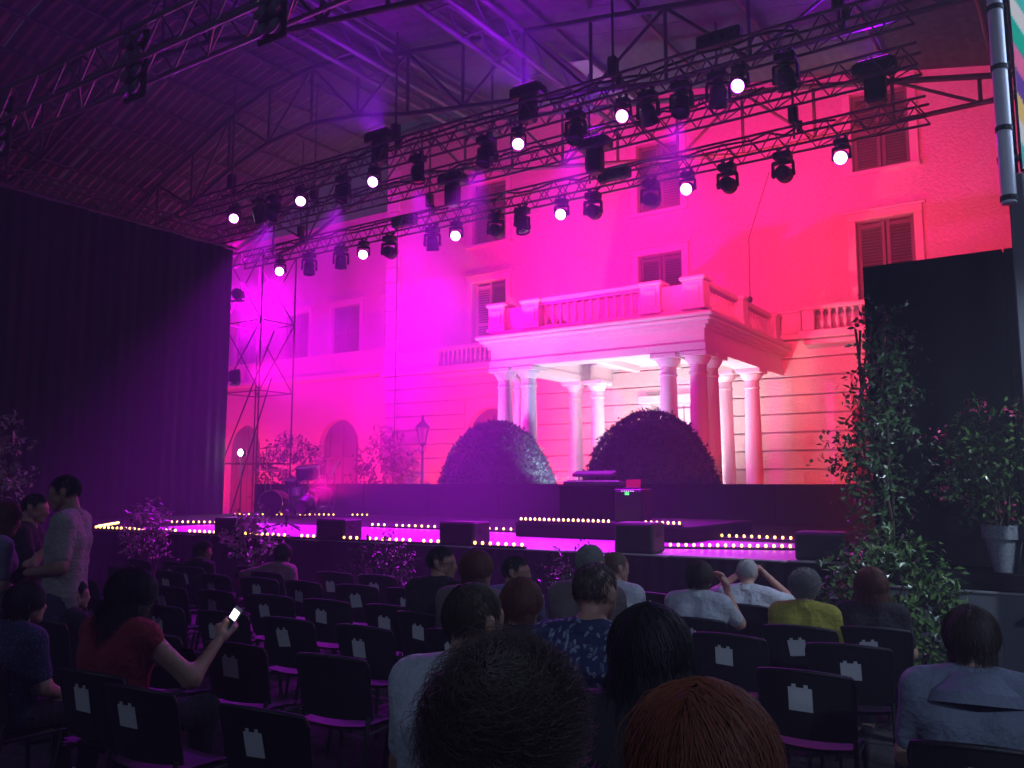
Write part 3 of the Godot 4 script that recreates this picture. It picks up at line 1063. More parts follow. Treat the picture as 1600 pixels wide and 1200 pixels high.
	# floods standing on the trusses and boxes of the rig
	for a in [[593, 250, -12.0, 8.5], [825, 190, -12.0, 8.5], [707, 310, -13.4, 7.9], [930, 255, -13.4, 7.9], [1370, 180, -13.4, 8.0]]:
		var p := on_z(a[0], a[1], a[2])
		var t := thing("rig_floodlight", "dark square floodlight bolted to the rig among the trusses", "floodlight", Vector3(p.x, a[3], a[2]), 0.0, "square floodlights of the rig")
		var b := MB.new()
		b.cbox(Vector3(0, 0.02, 0), Vector3(0.62, 0.2, 0.3), 0.03)
		b.cbox(Vector3(0, 0.13, 0), Vector3(0.5, 0.04, 0.24), 0.01)
		part(t, "lamp_housing", b.mesh(), M.fixture)
		var s := MB.new()
		s.cbox(Vector3(0, -0.3, 0), Vector3(0.3, 0.46, 0.24), 0.04)
		s.tube(Vector3(-0.15, -0.12, 0), Vector3(-0.15, 0.0, 0), 0.02, 0.02, 6)
		s.tube(Vector3(0.15, -0.12, 0), Vector3(0.15, 0.0, 0), 0.02, 0.02, 6)
		part(t, "power_box", s.mesh(), M.fixture)
		if a[0] in [593, 825, 930, 1370]:  # glowing lens and upward violet beam added to tint roof and haze
			var q := MB.new()
			q.box(Vector3(0, 0.155, 0), Vector3(0.44, 0.008, 0.2))
			part(t, "lamp_lens", q.mesh(), M.lamp_violet_glow)
			var lo := t.position + Vector3(0, 0.2, 0)
			spot(t, lo, lo + Vector3(-0.5, 1.0, 0.8), Color(0.6, 0.0, 1.0), 8.0, 80.0, 1.0)
	for a in [[632, 355, -14.9, 7.9], [960, 288, -14.9, 7.9], [1125, 110, -12.0, 8.45]]:
		var p := on_z(a[0], a[1], a[2])
		var t := thing("power_box", "flat dark power box clamped to a lighting truss", "power box", Vector3(p.x, a[3], a[2]), 0.0, "power boxes of the rig")
		var b := MB.new()
		b.cbox(Vector3.ZERO, Vector3(0.7, 0.24, 0.2), 0.03)
		part(t, "case", b.mesh(), M.fixture_grey)
		var s := MB.new()
		for i in 4:
			s.tube(Vector3(-0.24 + i * 0.16, 0, 0.1), Vector3(-0.24 + i * 0.16, 0, 0.14), 0.035, 0.03, 8)
		part(t, "socket", s.mesh(), M.fixture)
	# loops of cable lying along the lower trusses
	for a in [[-15.0, 7.96, -18.0, -3.0], [-13.6, 8.2, -17.0, -4.0], [-12.0, 8.2, -16.0, -3.0]]:
		var t := thing("cable_run", "black power cable sagging along a lighting truss", "cable", Vector3(0, 0, 0), 0.0, "cables along the trusses")
		var b := MB.new()
		var pts := []
		var x: float = a[2]
		while x < a[3]:
			pts.append(Vector3(x, a[1] + 0.03 + rng.randf_range(-0.06, 0.05), a[0] + 0.1 + rng.randf_range(-0.06, 0.06)))
			x += 0.3
		b.path(pts, 0.022, 5)
		part(t, "cable", b.mesh(), M.rubber)
	# blinders: two columns of four round lamps on the front truss
	for x in [20, 222, 432]:
		var p := on_z(x, 120, -6.7)
		var o := Vector3(p.x, 7.62, -6.55)
		var t := thing("blinder_lamp", "unlit eight-bulb audience blinder on the front lighting truss", "stage lamp", o, 0.0, "blinders of the front truss")
		var b := MB.new()
		b.cbox(Vector3(0, 0, -0.06), Vector3(0.5, 1.0, 0.06), 0.02)
		part(t, "frame", b.mesh(), M.fixture)
		for i in 4:
			for s in [-1.0, 1.0]:
				var l := MB.new()
				l.lathe([Vector2(0.05, -0.08), Vector2(0.11, 0.0), Vector2(0.115, 0.02), Vector2(0.105, 0.02), Vector2(0.0, -0.03)], 14)
				part(t, "lamp_reflector", l.mesh(), M.alloy, Transform3D(Basis(Vector3.RIGHT, PI / 2 - 0.25), Vector3(s * 0.125, -0.37 + i * 0.245, 0.02)))
	# house lights on poles behind the audience: they light the backs, the cards on the chairs and the bushes
	for a in [[Vector3(-5.5, 5.2, 5.5), Vector3(-3.6, 0.5, -3.4), 5.0, "left", 58.0], [Vector3(4.5, 5.0, 3.5), Vector3(-1.2, 1.4, -6.4), 24.0, "right", 24.0]]:
		var o: Vector3 = a[0]
		var hp := thing("house_light_pole", "tall pole with a cool white floodlight behind the seats, %s of the aisle" % a[3], "lamp post", Vector3(o.x, 0, o.z + 0.25))
		bar(hp, "pole", Vector3.ZERO, Vector3(0, o.y + 0.1, 0), 0.05, M.steel)
		var ft := MB.new()
		ft.cbox(Vector3(0, 0.02, 0), Vector3(0.7, 0.04, 0.7), 0.01)
		part(hp, "foot", ft.mesh(), M.steel)
		flood(o, a[1], "cool white floodlight on the pole behind the seats, %s of the aisle" % a[3], Color(0.74, 0.84, 1.0), a[2], a[4], 1.0)
	# floods that the shadows on the palace tell of
	flood(Vector3(-16.9, 4.3, -13.2), Vector3(-10.0, 5.6, -24.0), "magenta floodlight on the scaffold tower by the black drape", Color(1.0, 0.0, 0.8), 210.0, 46.0, 0.8)
	flood(Vector3(-12.0, 1.35, -11.0), Vector3(-16.6, 6.2, -22.0), "magenta floodlight on the stage floor beside the drum kit", Color(1.0, 0.0, 0.6), 50.0, 24.0, 0.9)
	flood(Vector3(0.2, 1.3, -12.3), Vector3(-5.0, 5.0, -24.0), "magenta floodlight on the stage floor behind the black side panel", Color(1.0, 0.14, 0.38), 75.0, 52.0, 0.9)
	flood(Vector3(-19.5, 7.0, -15.2), Vector3(-28.0, 7.5, -27.0), "magenta floodlight high on the scaffold tower aimed at the palace wing", Color(1.0, 0.0, 0.97), 360.0, 48.0, 0.9)
	for a in [[-33.0, 65.0, "under the far arched door of the wing"], [-27.5, 65.0, "under the arched door beside the drums"], [-22.5, 65.0, "in the angle between palace and wing"], [-18.6, 85.0, "under the balcony by the hanging lantern"], [-14.6, 85.0, "by the portico steps near the street lamp"], [-5.4, 13.0, "by the portico steps near the black masking wall"], [-2.6, 14.0, "behind the black masking wall"], [1.2, 12.0, "at the palace end behind the video screen"]]:
		var x: float = a[0]
		var z := -20.6 if x > -21 else -23.6
		flood(Vector3(x, 0.25, z), Vector3(x, 3.2, z - 3.4), "red floodlight on the ground " + a[2], Color(1.0, 0.13, 0.10), a[1], 62.0, 0.9)
	for p in [[-9.1, -20.0, "by the front columns", 26.0], [-9.0, -21.6, "by the rear columns near the masking wall", 36.0], [-11.2, -21.9, "by the rear columns near the street lamp", 20.0]]:
		flood(Vector3(p[0], 0.55, p[1]), Vector3(p[0] - 0.5, 5.0, p[1] - 0.6), "white floodlight on the portico floor " + p[2], Color(1.0, 0.9, 0.95), p[3], 60.0, 0.9)
	flood(Vector3(-5.6, 0.3, -17.4), Vector3(-7.4, 4.5, -20.5), "pale floodlight on the ground beside the portico columns", Color(1.0, 0.36, 0.32), 4.0, 55.0, 0.9)
	flood(Vector3(-9.8, 1.45, -16.2), Vector3(-9.9, 5.0, -18.4), "lavender floodlight behind the stage between the two hedges", Color(0.66, 0.74, 1.0), 26.0, 72.0, 0.9)
	flood(Vector3(-14.2, 1.0, -15.9), Vector3(-11.4, 5.2, -18.6), "pale blue floodlight on the ground between hedge and street lamp", Color(0.66, 0.74, 1.0), 24.0, 40.0, 1.0)
	flood(Vector3(1.35, 4.0, -6.5), Vector3(-1.2, 1.1, -7.7), "cool white spotlight clamped below the video screen", Color(0.8, 0.88, 1.0), 15.0, 34.0, 1.0)


func haze_bank(label: String, at: Vector3, size: Vector3, density: float) -> void:
	var f := FogVolume.new()
	f.name = numbered("stage_smoke")
	f.shape = RenderingServer.FOG_VOLUME_SHAPE_ELLIPSOID
	f.size = size
	f.position = at
	var m := FogMaterial.new()
	m.density = density
	m.albedo = Color(0.95, 0.93, 1.0)
	f.material = m
	f.set_meta("kind", "stuff")
	f.set_meta("label", label)
	add_child(f)


func strip(label: String, a: Vector3, b: Vector3, gap: float, skip := []) -> void:
	var t := thing("footlight_strip", label, "light strip", a, 0.0, "strips of warm footlight bulbs on the stage")
	var d := b - a
	var l := d.length()
	var base := MB.new()
	base.cbox(d / 2 + Vector3(0, 0.012, 0), Vector3(l, 0.024, 0.05), 0.006, Basis(d / l, Vector3.UP, (d / l).cross(Vector3.UP)))
	part(t, "rail", base.mesh(), M.fixture)
	var k := int(l / gap)
	var m := MB.new()
	m.ball(Vector3.ZERO, Vector3(0.017, 0.02, 0.017), 6, 8)
	var bm := m.mesh()
	for i in k:
		if skip.has(i):
			continue
		part(t, "light_bulb", bm, M.bulb_warm, Transform3D(Basis(), d * (i + 0.5) / k + Vector3(0, 0.042, 0)))


func build_stage() -> void:
	var t := thing("stage", "low black stage with a pale lit floor and dark cloth front", "stage")
	var poly := PackedVector2Array([Vector2(-13.4, 7.75), Vector2(-2.05, 8.45), Vector2(-2.05, 15.4), Vector2(-18.2, 15.4), Vector2(-17.2, 9.4), Vector2(-14.5, 8.95)])
	var xf := Transform3D(Basis(Vector3.RIGHT, Vector3.FORWARD, Vector3.UP), Vector3.ZERO)
	var b := MB.new()
	b.slab(poly, DECK - 0.12, DECK - 0.004, xf)
	part(t, "platform", b.mesh(), M.panel)
	# pale floor boards in front, laid plank by plank across the stage
	var x := -13.3
	var k := 0
	while x < -2.2:
		var f := MB.new()
		var z0 := -7.8 - 0.0617 * (x + 13.4) - 0.02
		var z1 := -10.85
		f.cbox(Vector3(x + 0.6, DECK - 0.0, (z0 + z1) / 2), Vector3(1.19, 0.02, z0 - z1), 0.002)
		part(t, "floor_panel", f.mesh(), M.deck_floor)
		x += 1.2
		k += 1
	var cp := MB.new()
	cp.box(Vector3(-9.9, DECK - 0.001, -13.1), Vector3(15.6, 0.014, 4.48))
	part(t, "carpet", cp.mesh(), M.carpet)
	# pleated cloth along the front and the left side
	var pts := [Vector3(-17.2, 0, -9.4), Vector3(-14.5, 0, -8.95), Vector3(-13.4, 0, -7.75), Vector3(-2.05, 0, -8.45)]
	var s := MB.new()
	for i in 3:
		var n := int(pts[i].distance_to(pts[i + 1]) / 0.08)
		var side: Vector3 = (pts[i + 1] - pts[i]).cross(Vector3.UP).normalized()
		for j in n:
			var q0: Vector3 = pts[i].lerp(pts[i + 1], float(j) / n) + side * (0.02 * (j % 2))
			var q1: Vector3 = pts[i].lerp(pts[i + 1], float(j + 1) / n) + side * (0.02 * ((j + 1) % 2))
			s.quad(q0, q1, q1 + Vector3(0, DECK - 0.02, 0), q0 + Vector3(0, DECK - 0.02, 0))
	part(t, "skirt", s.mesh(), M.drape)
	# low black wall along the back
	var w := thing("back_wall", "low black cloth-covered wall along the rear of the stage", "wall", Vector3(-10.0, DECK, -15.25))
	for i in 9:
		var p := MB.new()
		p.cbox(Vector3(-7.55 + i * 1.98, 0.36, 0), Vector3(1.97, 0.75, 0.06), 0.008)
		part(w, "wall_panel", p.mesh(), M.panel)
	var r := thing("keyboard_riser", "low black riser edged with bulbs under the keyboards", "platform", Vector3(-5.5, DECK + 0.01, -11.35))
	var rb := MB.new()
	rb.cbox(Vector3(0, 0.185, 0), Vector3(2.6, 0.03, 2.4), 0.005)
	part(r, "top", rb.mesh(), M.carpet)
	var rf := MB.new()
	for sd in [-1.0, 1.0]:
		rf.cbox(Vector3(0, 0.085, sd * 1.18), Vector3(2.58, 0.16, 0.03), 0.004)
		rf.cbox(Vector3(sd * 1.275, 0.085, 0), Vector3(0.03, 0.16, 2.32), 0.004)
	part(r, "fascia", rf.mesh(), M.panel)
	strip("warm bulbs along the front lip of the pale stage floor", Vector3(-13.35, DECK + 0.012, -7.8), Vector3(-5.4, DECK + 0.012, -8.29), 0.105, [12, 13, 14, 19, 20, 31, 40, 41, 47, 52, 60])
	strip("warm bulbs up the slanting side edge of the stage", Vector3(-14.45, DECK + 0.012, -8.9), Vector3(-13.5, DECK + 0.012, -7.95), 0.06)
	strip("warm bulbs slanting across the pale floor towards the green bush", Vector3(-4.33, DECK + 0.012, -9.11), Vector3(-2.65, DECK + 0.012, -9.85), 0.085)
	strip("warm bulbs at the step behind the low pale bench", Vector3(-4.24, DECK + 0.012, -11.25), Vector3(-2.7, DECK + 0.012, -11.2), 0.1)
	strip("warm bulbs along the rear edge of the pale stage floor", Vector3(-10.3, DECK + 0.012, -10.92), Vector3(-7.1, DECK + 0.012, -11.0), 0.13, [3])
	strip("warm bulbs across the floor in front of the drum kit", Vector3(-16.3, DECK + 0.012, -12.8), Vector3(-13.4, DECK + 0.012, -14.2), 0.11, [4, 7, 12, 13, 22, 23, 24])
	strip("warm bulbs on the front edge of the keyboard riser", Vector3(-6.75, DECK + 0.212, -10.18), Vector3(-4.3, DECK + 0.212, -10.18), 0.075, [19, 20, 21, 22, 23, 24])
	strip("warm bulbs across the floor behind the pale bouquets", Vector3(-14.0, DECK + 0.012, -9.6), Vector3(-12.6, DECK + 0.012, -10.3), 0.1)
	# drape on the left
	var dr := thing("side_drape", "tall black pleated drape hanging beside the scaffold tower", "curtain", Vector3(-17.7, 0, 0))
	var db := MB.new()
	var n := 240
	for i in n:
		var z0 := lerpf(-3.5, -13.62, float(i) / n)
		var z1 := lerpf(-3.5, -13.62, float(i + 1) / n)
		var o0 := 0.022 * sin(i * 0.9) + 0.03 * sin(i * 0.23)
		var o1 := 0.022 * sin((i + 1) * 0.9) + 0.03 * sin((i + 1) * 0.23)
		db.quad(Vector3(o0 * 1.6, 0.0, z0), Vector3(o1 * 1.6, 0.0, z1), Vector3(o1, 7.62, z1), Vector3(o0, 7.62, z0))
	part(dr, "cloth", db.mesh(), M.drape)
	bar(dr, "top_pipe", Vector3(0, 7.66, -3.4), Vector3(0, 7.66, -13.7), 0.03, M.steel)
	# lattice along the top of the drape
	var lt := box_truss("dark lattice girder running above the black side drape", Vector3(-18.3, 7.85, -13.9), Vector3(-18.3, 7.95, -3.0), 0.4, 0.42, 0.8, M.steel, 0.03)
	lt.set_meta("group", "side girders")
	# scaffold tower behind it
	var tw := thing("scaffold_tower", "cross-braced scaffold tower standing behind the black drape", "scaffold", Vector3(-19.75, 0, -16.2))
	for sx in [-0.8, 0.8]:
		for sz in [-0.6, 0.6]:
			bar(tw, "leg", Vector3(sx, 0, sz), Vector3(sx, 8.3, sz), 0.022, M.steel)
	for i in 4:
		var y := 0.3 + i * 2.0
		for sz in [-0.6, 0.6]:
			bar(tw, "ledger", Vector3(-0.8, y, sz), Vector3(0.8, y, sz), 0.016, M.steel)
			if i > 1:
				bar(tw, "brace", Vector3(-0.8, y, sz), Vector3(0.8, y + 2.0, sz), 0.018, M.steel)
				bar(tw, "brace", Vector3(0.8, y, sz), Vector3(-0.8, y + 2.0, sz), 0.018, M.steel)
		for sx in [-0.8, 0.8]:
			bar(tw, "ledger", Vector3(sx, y, -0.6), Vector3(sx, y, 0.6), 0.016, M.steel)
	var guy := thing("guy_wire", "slanting black guy wires from the scaffold tower to the stage", "cable", Vector3.ZERO)
	bar(guy, "wire", Vector3(-18.4, 5.9, -15.6), Vector3(-18.9, 1.0, -13.9), 0.018, M.rubber)
	bar(guy, "wire", Vector3(-18.45, 4.6, -15.6), Vector3(-18.3, 1.0, -14.3), 0.018, M.rubber)
	# small white lamp on a stand at the drape's edge
	var wl := thing("work_lamp", "small bright white lamp on a stand at the drape edge", "lamp", Vector3(-17.5, DECK, -13.95))
	bar(wl, "stand", Vector3.ZERO, Vector3(0, 1.45, 0), 0.018, M.steel)
	var wb := MB.new()
	wb.cbox(Vector3(0, 1.5, 0), Vector3(0.16, 0.16, 0.14), 0.02)
	part(wl, "lamp_housing", wb.mesh(), M.fixture)
	var wg := MB.new()
	wg.ball(Vector3(0.06, 1.5, 0.09), Vector3(0.065, 0.085, 0.05), 8, 10)
	part(wl, "light_bulb", wg.mesh(), M.lamp_white)
	var ol := OmniLight3D.new()
	ol.name = "bulb_light"
	ol.light_energy = 0.8
	ol.omni_range = 60.0
	ol.omni_attenuation = 2.0
	ol.shadow_enabled = true
	ol.position = Vector3(0.06, 1.5, 0.09)
	wl.add_child(ol)
	# black side panel on the right, on a low platform
	var pn := thing("masking_wall", "tall black masking wall behind the climbing plant and flower pot", "wall", Vector3(0, 0, -8.75))
	for i in 3:
		var p := MB.new()
		p.cbox(Vector3(-1.15 + i * 1.2, 2.3, 0), Vector3(1.19, 3.1, 0.05), 0.006)
		part(pn, "panel_sheet", p.mesh(), M.panel)
	var bk := MB.new()
	bk.cbox(Vector3(0.05, 2.3, -0.045), Vector3(3.5, 3.06, 0.03), 0.004)
	part(pn, "backing_sheet", bk.mesh(), M.panel)  # unseen sheet added to stop light leaking through the panel joints
	var pf := MB.new()
	pf.cbox(Vector3(-1.7, 2.3, -0.105), Vector3(0.06, 3.08, 0.08), 0.006)
	pf.cbox(Vector3(1.8, 2.3, -0.105), Vector3(0.06, 3.08, 0.08), 0.006)
	part(pn, "frame", pf.mesh(), M.steel)
	var sp := thing("side_platform", "grey-blue stepped platform at the foot of the black side panel", "platform", Vector3(0, 0, 0))
	var s1 := MB.new()
	s1.cbox(Vector3(0.75, 0.44, -8.3), Vector3(4.6, 0.88, 0.8), 0.01)
	part(sp, "step", s1.mesh(), M.post_grey)
	var s2 := MB.new()
	s2.cbox(Vector3(0.75, 0.956, -8.36), Vector3(4.5, 0.14, 0.66), 0.008)
	part(sp, "step", s2.mesh(), M.panel)
	var s3 := MB.new()
	s3.cbox(Vector3(0.75, 0.885, -7.905), Vector3(4.6, 0.02, 0.03), 0.004)
	part(sp, "edge_strip", s3.mesh(), M.alloy)


func build_screen() -> void:
	# the screen hangs on a post at the right
	var z := -7.95
	var x0 := on_z(1594, 200, z).x
	var t := thing("led_screen", "tall video screen with slanting rainbow stripes beside a white pipe", "screen", Vector3(x0, 4.3, z))
	t.rotation.x = 0.16
	var b := MB.new()
	b.quad(Vector3(0, 0, 0.035), Vector3(3.0, 0, 0.035), Vector3(3.0, 3.6, 0.035), Vector3(0, 3.6, 0.035))
	part(t, "screen_face", b.mesh(), M.screen_picture)
	var f := MB.new()
	f.cbox(Vector3(1.5, 1.8, -0.03), Vector3(3.04, 3.64, 0.12), 0.01)
	part(t, "frame", f.mesh(), M.fixture)
	var l := AreaLight3D.new()
	l.name = "screen_light"
	l.area_size = Vector2(2.9, 3.5)
	l.light_color = Color(0.7, 0.8, 1.0)
	l.light_energy = 14.0
	l.shadow_enabled = true
	l.position = Vector3(1.5, 1.8, 0.06)
	l.rotation.y = PI
	t.add_child(l)
	var p := thing("screen_post", "dark steel post carrying the edge of the video screen", "post", Vector3.ZERO)
	bar(p, "post", Vector3(x0 - 0.07, 0.0, z - 0.05), Vector3(x0 - 0.07, 8.3, z - 0.05), 0.035, M.fixture)
	for y in [4.4, 5.2, 6.0, 6.8]:
		var c := MB.new()
		c.cbox(Vector3(x0 - 0.1, y, z + 0.02), Vector3(0.16, 0.03, 0.14), 0.006)
		part(p, "clamp", c.mesh(), M.steel)
	var q := thing("white_pipe", "slim white pipe strapped upright beside the video screen", "pipe", Vector3.ZERO)
	var pa := on_z(1549, -60, z + 0.4)
	var pb := on_z(1577, 318, z + 0.4)
	bar(q, "pipe", pb, pa, 0.055, M.pipe_white)
	for k in [0.02, 0.3, 0.55, 0.8]:
		var m := pb.lerp(pa, k)
		var c := MB.new()
		c.tube(m + Vector3(0, -0.02, 0), m + Vector3(0, 0.02, 0), 0.062, 0.062, 12)
		part(q, "strap", c.mesh(), M.rubber)
	var g := thing("grey_post", "grey square post under the video screen beside the black panel", "post", Vector3.ZERO)
	var gb := MB.new()
	var gx := on_z(1597, 420, z + 0.2).x
	gb.cbox(Vector3(gx, 2.1, z + 0.2), Vector3(0.11, 4.2, 0.11), 0.01)
	part(g, "post", gb.mesh(), M.post_grey)
	var gf := MB.new()
	gf.cbox(Vector3(gx, 0.74, z + 0.2), Vector3(0.24, 0.03, 0.2), 0.006)
	part(g, "foot_plate", gf.mesh(), M.steel)


# ---------------------------------------------------------------- things on the stage
func tripod(parent: Node, at: Vector3, h: float, spread: float, m: Material) -> void:
	bar(parent, "stand_pole", at + Vector3(0, 0.12, 0), at + Vector3(0, h, 0), 0.013, m)
	for i in 3:
		var a := TAU * i / 3 + 0.4
		bar(parent, "stand_leg", at + Vector3(0, 0.3, 0), at + Vector3(cos(a) * spread, 0.012, sin(a) * spread), 0.011, m)


func drum(parent: Node, called: String, xf: Transform3D, r: float, h: float, shell: Material, skin: Material) -> void:
	var b := MB.new()
	b.lathe([Vector2(r * 0.96, -h / 2), Vector2(r, -h / 2 + 0.02), Vector2(r, h / 2 - 0.02), Vector2(r * 0.96, h / 2)], 24)
	var d := part(parent, called, b.mesh(), shell, xf)
	for s in [-1.0, 1.0]:
		var k := MB.new()
		k.lathe([Vector2(r * 0.97, s * h / 2), Vector2(0, s * (h / 2 + 0.004))], 24)
		part(d, "drum_head", k.mesh(), skin if s > 0 else shell)
		var o := MB.new()
		o.lathe([Vector2(r * 1.01, s * h / 2 - 0.02), Vector2(r * 1.04, s * h / 2 - 0.015), Vector2(r * 1.04, s * h / 2 + 0.012), Vector2(r * 0.98, s * h / 2 + 0.014)], 24)
		part(d, "hoop", o.mesh(), M.chrome)
	var l := MB.new()
	for i in 8:
		var a := TAU * i / 8
		l.tube(Vector3(cos(a) * r * 1.03, -h / 2, sin(a) * r * 1.03), Vector3(cos(a) * r * 1.03, h / 2, sin(a) * r * 1.03), 0.007, 0.007, 5)
	part(d, "lug", l.mesh(), M.chrome)


func cymbal(parent: Node, at: Vector3, r: float, tilt: Vector3) -> void:
	var b := MB.new()
	b.lathe([Vector2(0, 0.035), Vector2(0.03, 0.03), Vector2(0.055, 0.012), Vector2(r * 0.6, 0.004), Vector2(r, -0.008), Vector2(r * 0.6, 0.001), Vector2(0.04, 0.006)], 28)
	part(parent, "cymbal", b.mesh(), M.brass, Transform3D(Basis.from_euler(tilt), at))


func build_band() -> void:
	var o := on_y(450, 807, DECK) + Vector3(0, 0.02, 0)
	var t := thing("drum_kit", "drum kit with black bass drum, cymbals and raised tom at the stage rear", "drum kit", o, 0.5)
	drum(t, "bass_drum", Transform3D(Basis(Vector3.RIGHT, PI / 2), Vector3(-0.3, 0.29, 0.1)), 0.28, 0.42, M.drum_shell, M.drum_shell)
	drum(t, "raised_tom", Transform3D(Basis.from_euler(Vector3(0.2, 0, 0.05)), Vector3(0.42, 0.98, -0.05)), 0.27, 0.24, M.drum_shell, M.drum_skin)
	drum(t, "snare_drum", Transform3D(Basis(), Vector3(0.22, 0.55, 0.12)), 0.18, 0.15, M.chrome, M.drum_skin)
	drum(t, "floor_tom", Transform3D(Basis(), Vector3(0.85, 0.42, 0.0)), 0.22, 0.4, M.drum_shell, M.drum_skin)
	drum(t, "rack_tom", Transform3D(Basis.from_euler(Vector3(0.35, 0, 0)), Vector3(0.05, 0.72, -0.05)), 0.15, 0.2, M.drum_shell, M.drum_skin)
	tripod(t, Vector3(0.42, 0, -0.1), 0.88, 0.26, M.chrome)
	tripod(t, Vector3(-0.5, 0, -0.2), 1.02, 0.28, M.chrome)
	cymbal(t, Vector3(-0.5, 1.03, -0.2), 0.34, Vector3(0.06, 0, -0.08))
	tripod(t, Vector3(0.75, 0, -0.4), 1.3, 0.28, M.chrome)
	cymbal(t, Vector3(0.75, 1.31, -0.4), 0.2, Vector3(0.1, 0, 0.06))
	tripod(t, Vector3(-0.75, 0, -0.5), 1.55, 0.28, M.chrome)
	cymbal(t, Vector3(-0.75, 1.56, -0.5), 0.17, Vector3(0.0, 0, 0.1))
	var st := MB.new()
	st.tube(Vector3(0.3, 0.52, -0.45), Vector3(0.3, 0.6, -0.45), 0.17, 0.18, 16)
	part(t, "stool_seat", st.mesh(), M.rubber)
	tripod(t, Vector3(0.3, 0, -0.45), 0.52, 0.24, M.chrome)
	var m := thing("boom_mic_stand", "microphone on a slanting boom stand above the drum kit", "microphone", o + Vector3(-0.1, 0, -0.35))
	tripod(m, Vector3.ZERO, 1.15, 0.3, M.fixture_grey)
	bar(m, "boom", Vector3(-0.2, 1.0, 0.02), Vector3(0.62, 1.48, 0.02), 0.011, M.fixture_grey)
	var mc := MB.new()
	mc.ball(Vector3(0.66, 1.5, 0.02), Vector3(0.05, 0.035, 0.035), 8, 10)
	part(m, "microphone", mc.mesh(), M.chrome)
	var ms := thing("music_stand", "black music stand with a tilted desk beside the drums", "music stand", o + Vector3(1.55, 0, 0.1), -0.6)
	tripod(ms, Vector3.ZERO, 0.95, 0.28, M.iron)
	var d := MB.new()
	d.cbox(Vector3(0, 1.05, 0), Vector3(0.5, 0.36, 0.012), 0.004, Basis(Vector3.RIGHT, -0.5))
	d.cbox(Vector3(0, 0.885, 0.13), Vector3(0.5, 0.012, 0.05), 0.003, Basis(Vector3.RIGHT, -0.5))
	part(ms, "desk", d.mesh(), M.iron)
	# a microphone stand lying low at the front of the floor
	var fo := on_y(447, 829, DECK) + Vector3(0, 0.012, 0)
	var f := thing("low_mic_stand", "low tripod microphone stand on the pale stage floor", "microphone", fo)
	for i in 3:
		var a := TAU * i / 3 + 0.2
		bar(f, "stand_leg", Vector3(0, 0.12, 0), Vector3(cos(a) * 0.42, 0.012, sin(a) * 0.42), 0.012, M.iron)
	bar(f, "stand_pole", Vector3(0, 0.05, 0), Vector3(0, 0.24, 0), 0.016, M.iron)
	var fm := MB.new()
	fm.ball(Vector3(0, 0.27, 0), Vector3(0.045, 0.05, 0.045), 8, 10)
	part(f, "microphone", fm.mesh(), M.fixture_grey)

	# keyboards on the riser
	var ky := DECK + 0.21
	var kp := on_y(905, 815, ky)
	kp = Vector3(-6.05, ky, -11.2)
	var k := thing("keyboard_stand", "keyboard on a dark cloth-covered table upon the bulb-edged riser", "keyboard", kp, 0.12)
	k.scale = Vector3(0.8, 0.68, 0.8)
	var tb := MB.new()
	tb.cbox(Vector3(0, 0.72, 0), Vector3(1.3, 0.04, 0.5), 0.006)
	part(k, "table_top", tb.mesh(), M.panel)
	var cl := MB.new()
	for i in 40:
		var x0 := lerpf(-0.64, 0.64, i / 40.0)
		var x1 := lerpf(-0.64, 0.64, (i + 1) / 40.0)
		cl.quad(Vector3(x0, 0.02, 0.255 + 0.012 * (i % 2)), Vector3(x1, 0.02, 0.255 + 0.012 * ((i + 1) % 2)), Vector3(x1, 0.7, 0.252), Vector3(x0, 0.7, 0.252))
	part(k, "table_cloth", cl.mesh(), M.drape)
	for sx in [-0.6, 0.6]:
		for sz in [-0.2, 0.2]:
			bar(k, "table_leg", Vector3(sx, 0, sz), Vector3(sx, 0.7, sz), 0.02, M.iron)
	var kb := MB.new()
	kb.cbox(Vector3(-0.05, 0.79, 0.03), Vector3(1.1, 0.09, 0.32), 0.012)
	part(k, "keyboard_case", kb.mesh(), M.fixture_grey)
	var kk := MB.new()
	for i in 36:
		kk.cbox(Vector3(-0.55 + i * 0.0285, 0.842, 0.11), Vector3(0.0265, 0.018, 0.14), 0.002)
	part(k, "white_keys", kk.mesh(), M.ivory)
	var kd := MB.new()
	for i in 36:
		if i % 7 in [0, 1, 3, 4, 5]:
			kd.cbox(Vector3(-0.536 + i * 0.0285, 0.856, 0.075), Vector3(0.014, 0.016, 0.085), 0.002)
	part(k, "black_keys", kd.mesh(), M.fixture)
	var up2 := MB.new()
	up2.cbox(Vector3(-0.1, 1.0, -0.12), Vector3(0.8, 0.07, 0.24), 0.01, Basis(Vector3.RIGHT, 0.3))
	part(k, "upper_keyboard", up2.mesh(), M.fixture_grey)
	for sx in [-0.42, 0.25]:
		bar(k, "upper_bracket", Vector3(sx, 0.76, -0.16), Vector3(sx, 0.98, -0.16), 0.014, M.iron)
	var rk := thing("equipment_rack", "black equipment rack with a glowing green display beside the keyboards", "rack", kp + Vector3(0.72, 0, 0.28), 0.1)
	rk.scale = Vector3(0.72, 0.68, 0.8)
	var rb := MB.new()
	rb.cbox(Vector3(0, 0.34, 0), Vector3(0.56, 0.68, 0.5), 0.02)
	part(rk, "case", rb.mesh(), M.fixture)
	var rp := MB.new()
	for i in 5:
		rp.cbox(Vector3(0, 0.1 + i * 0.12, 0.25), Vector3(0.48, 0.11, 0.02), 0.005)
	part(rk, "rack_unit", rp.mesh(), M.fixture)
	var ds := MB.new()
	ds.box(Vector3(-0.02, 0.585, 0.263), Vector3(0.085, 0.05, 0.006))
	part(rk, "display", ds.mesh(), M.display_green)
	for i in 6:
		var q := MB.new()
		q.ball(Vector3(-0.12 + i * 0.045, 0.635, 0.262), Vector3(0.008, 0.009, 0.006), 5, 6)
		part(rk, "indicator_light", q.mesh(), M.indicator)
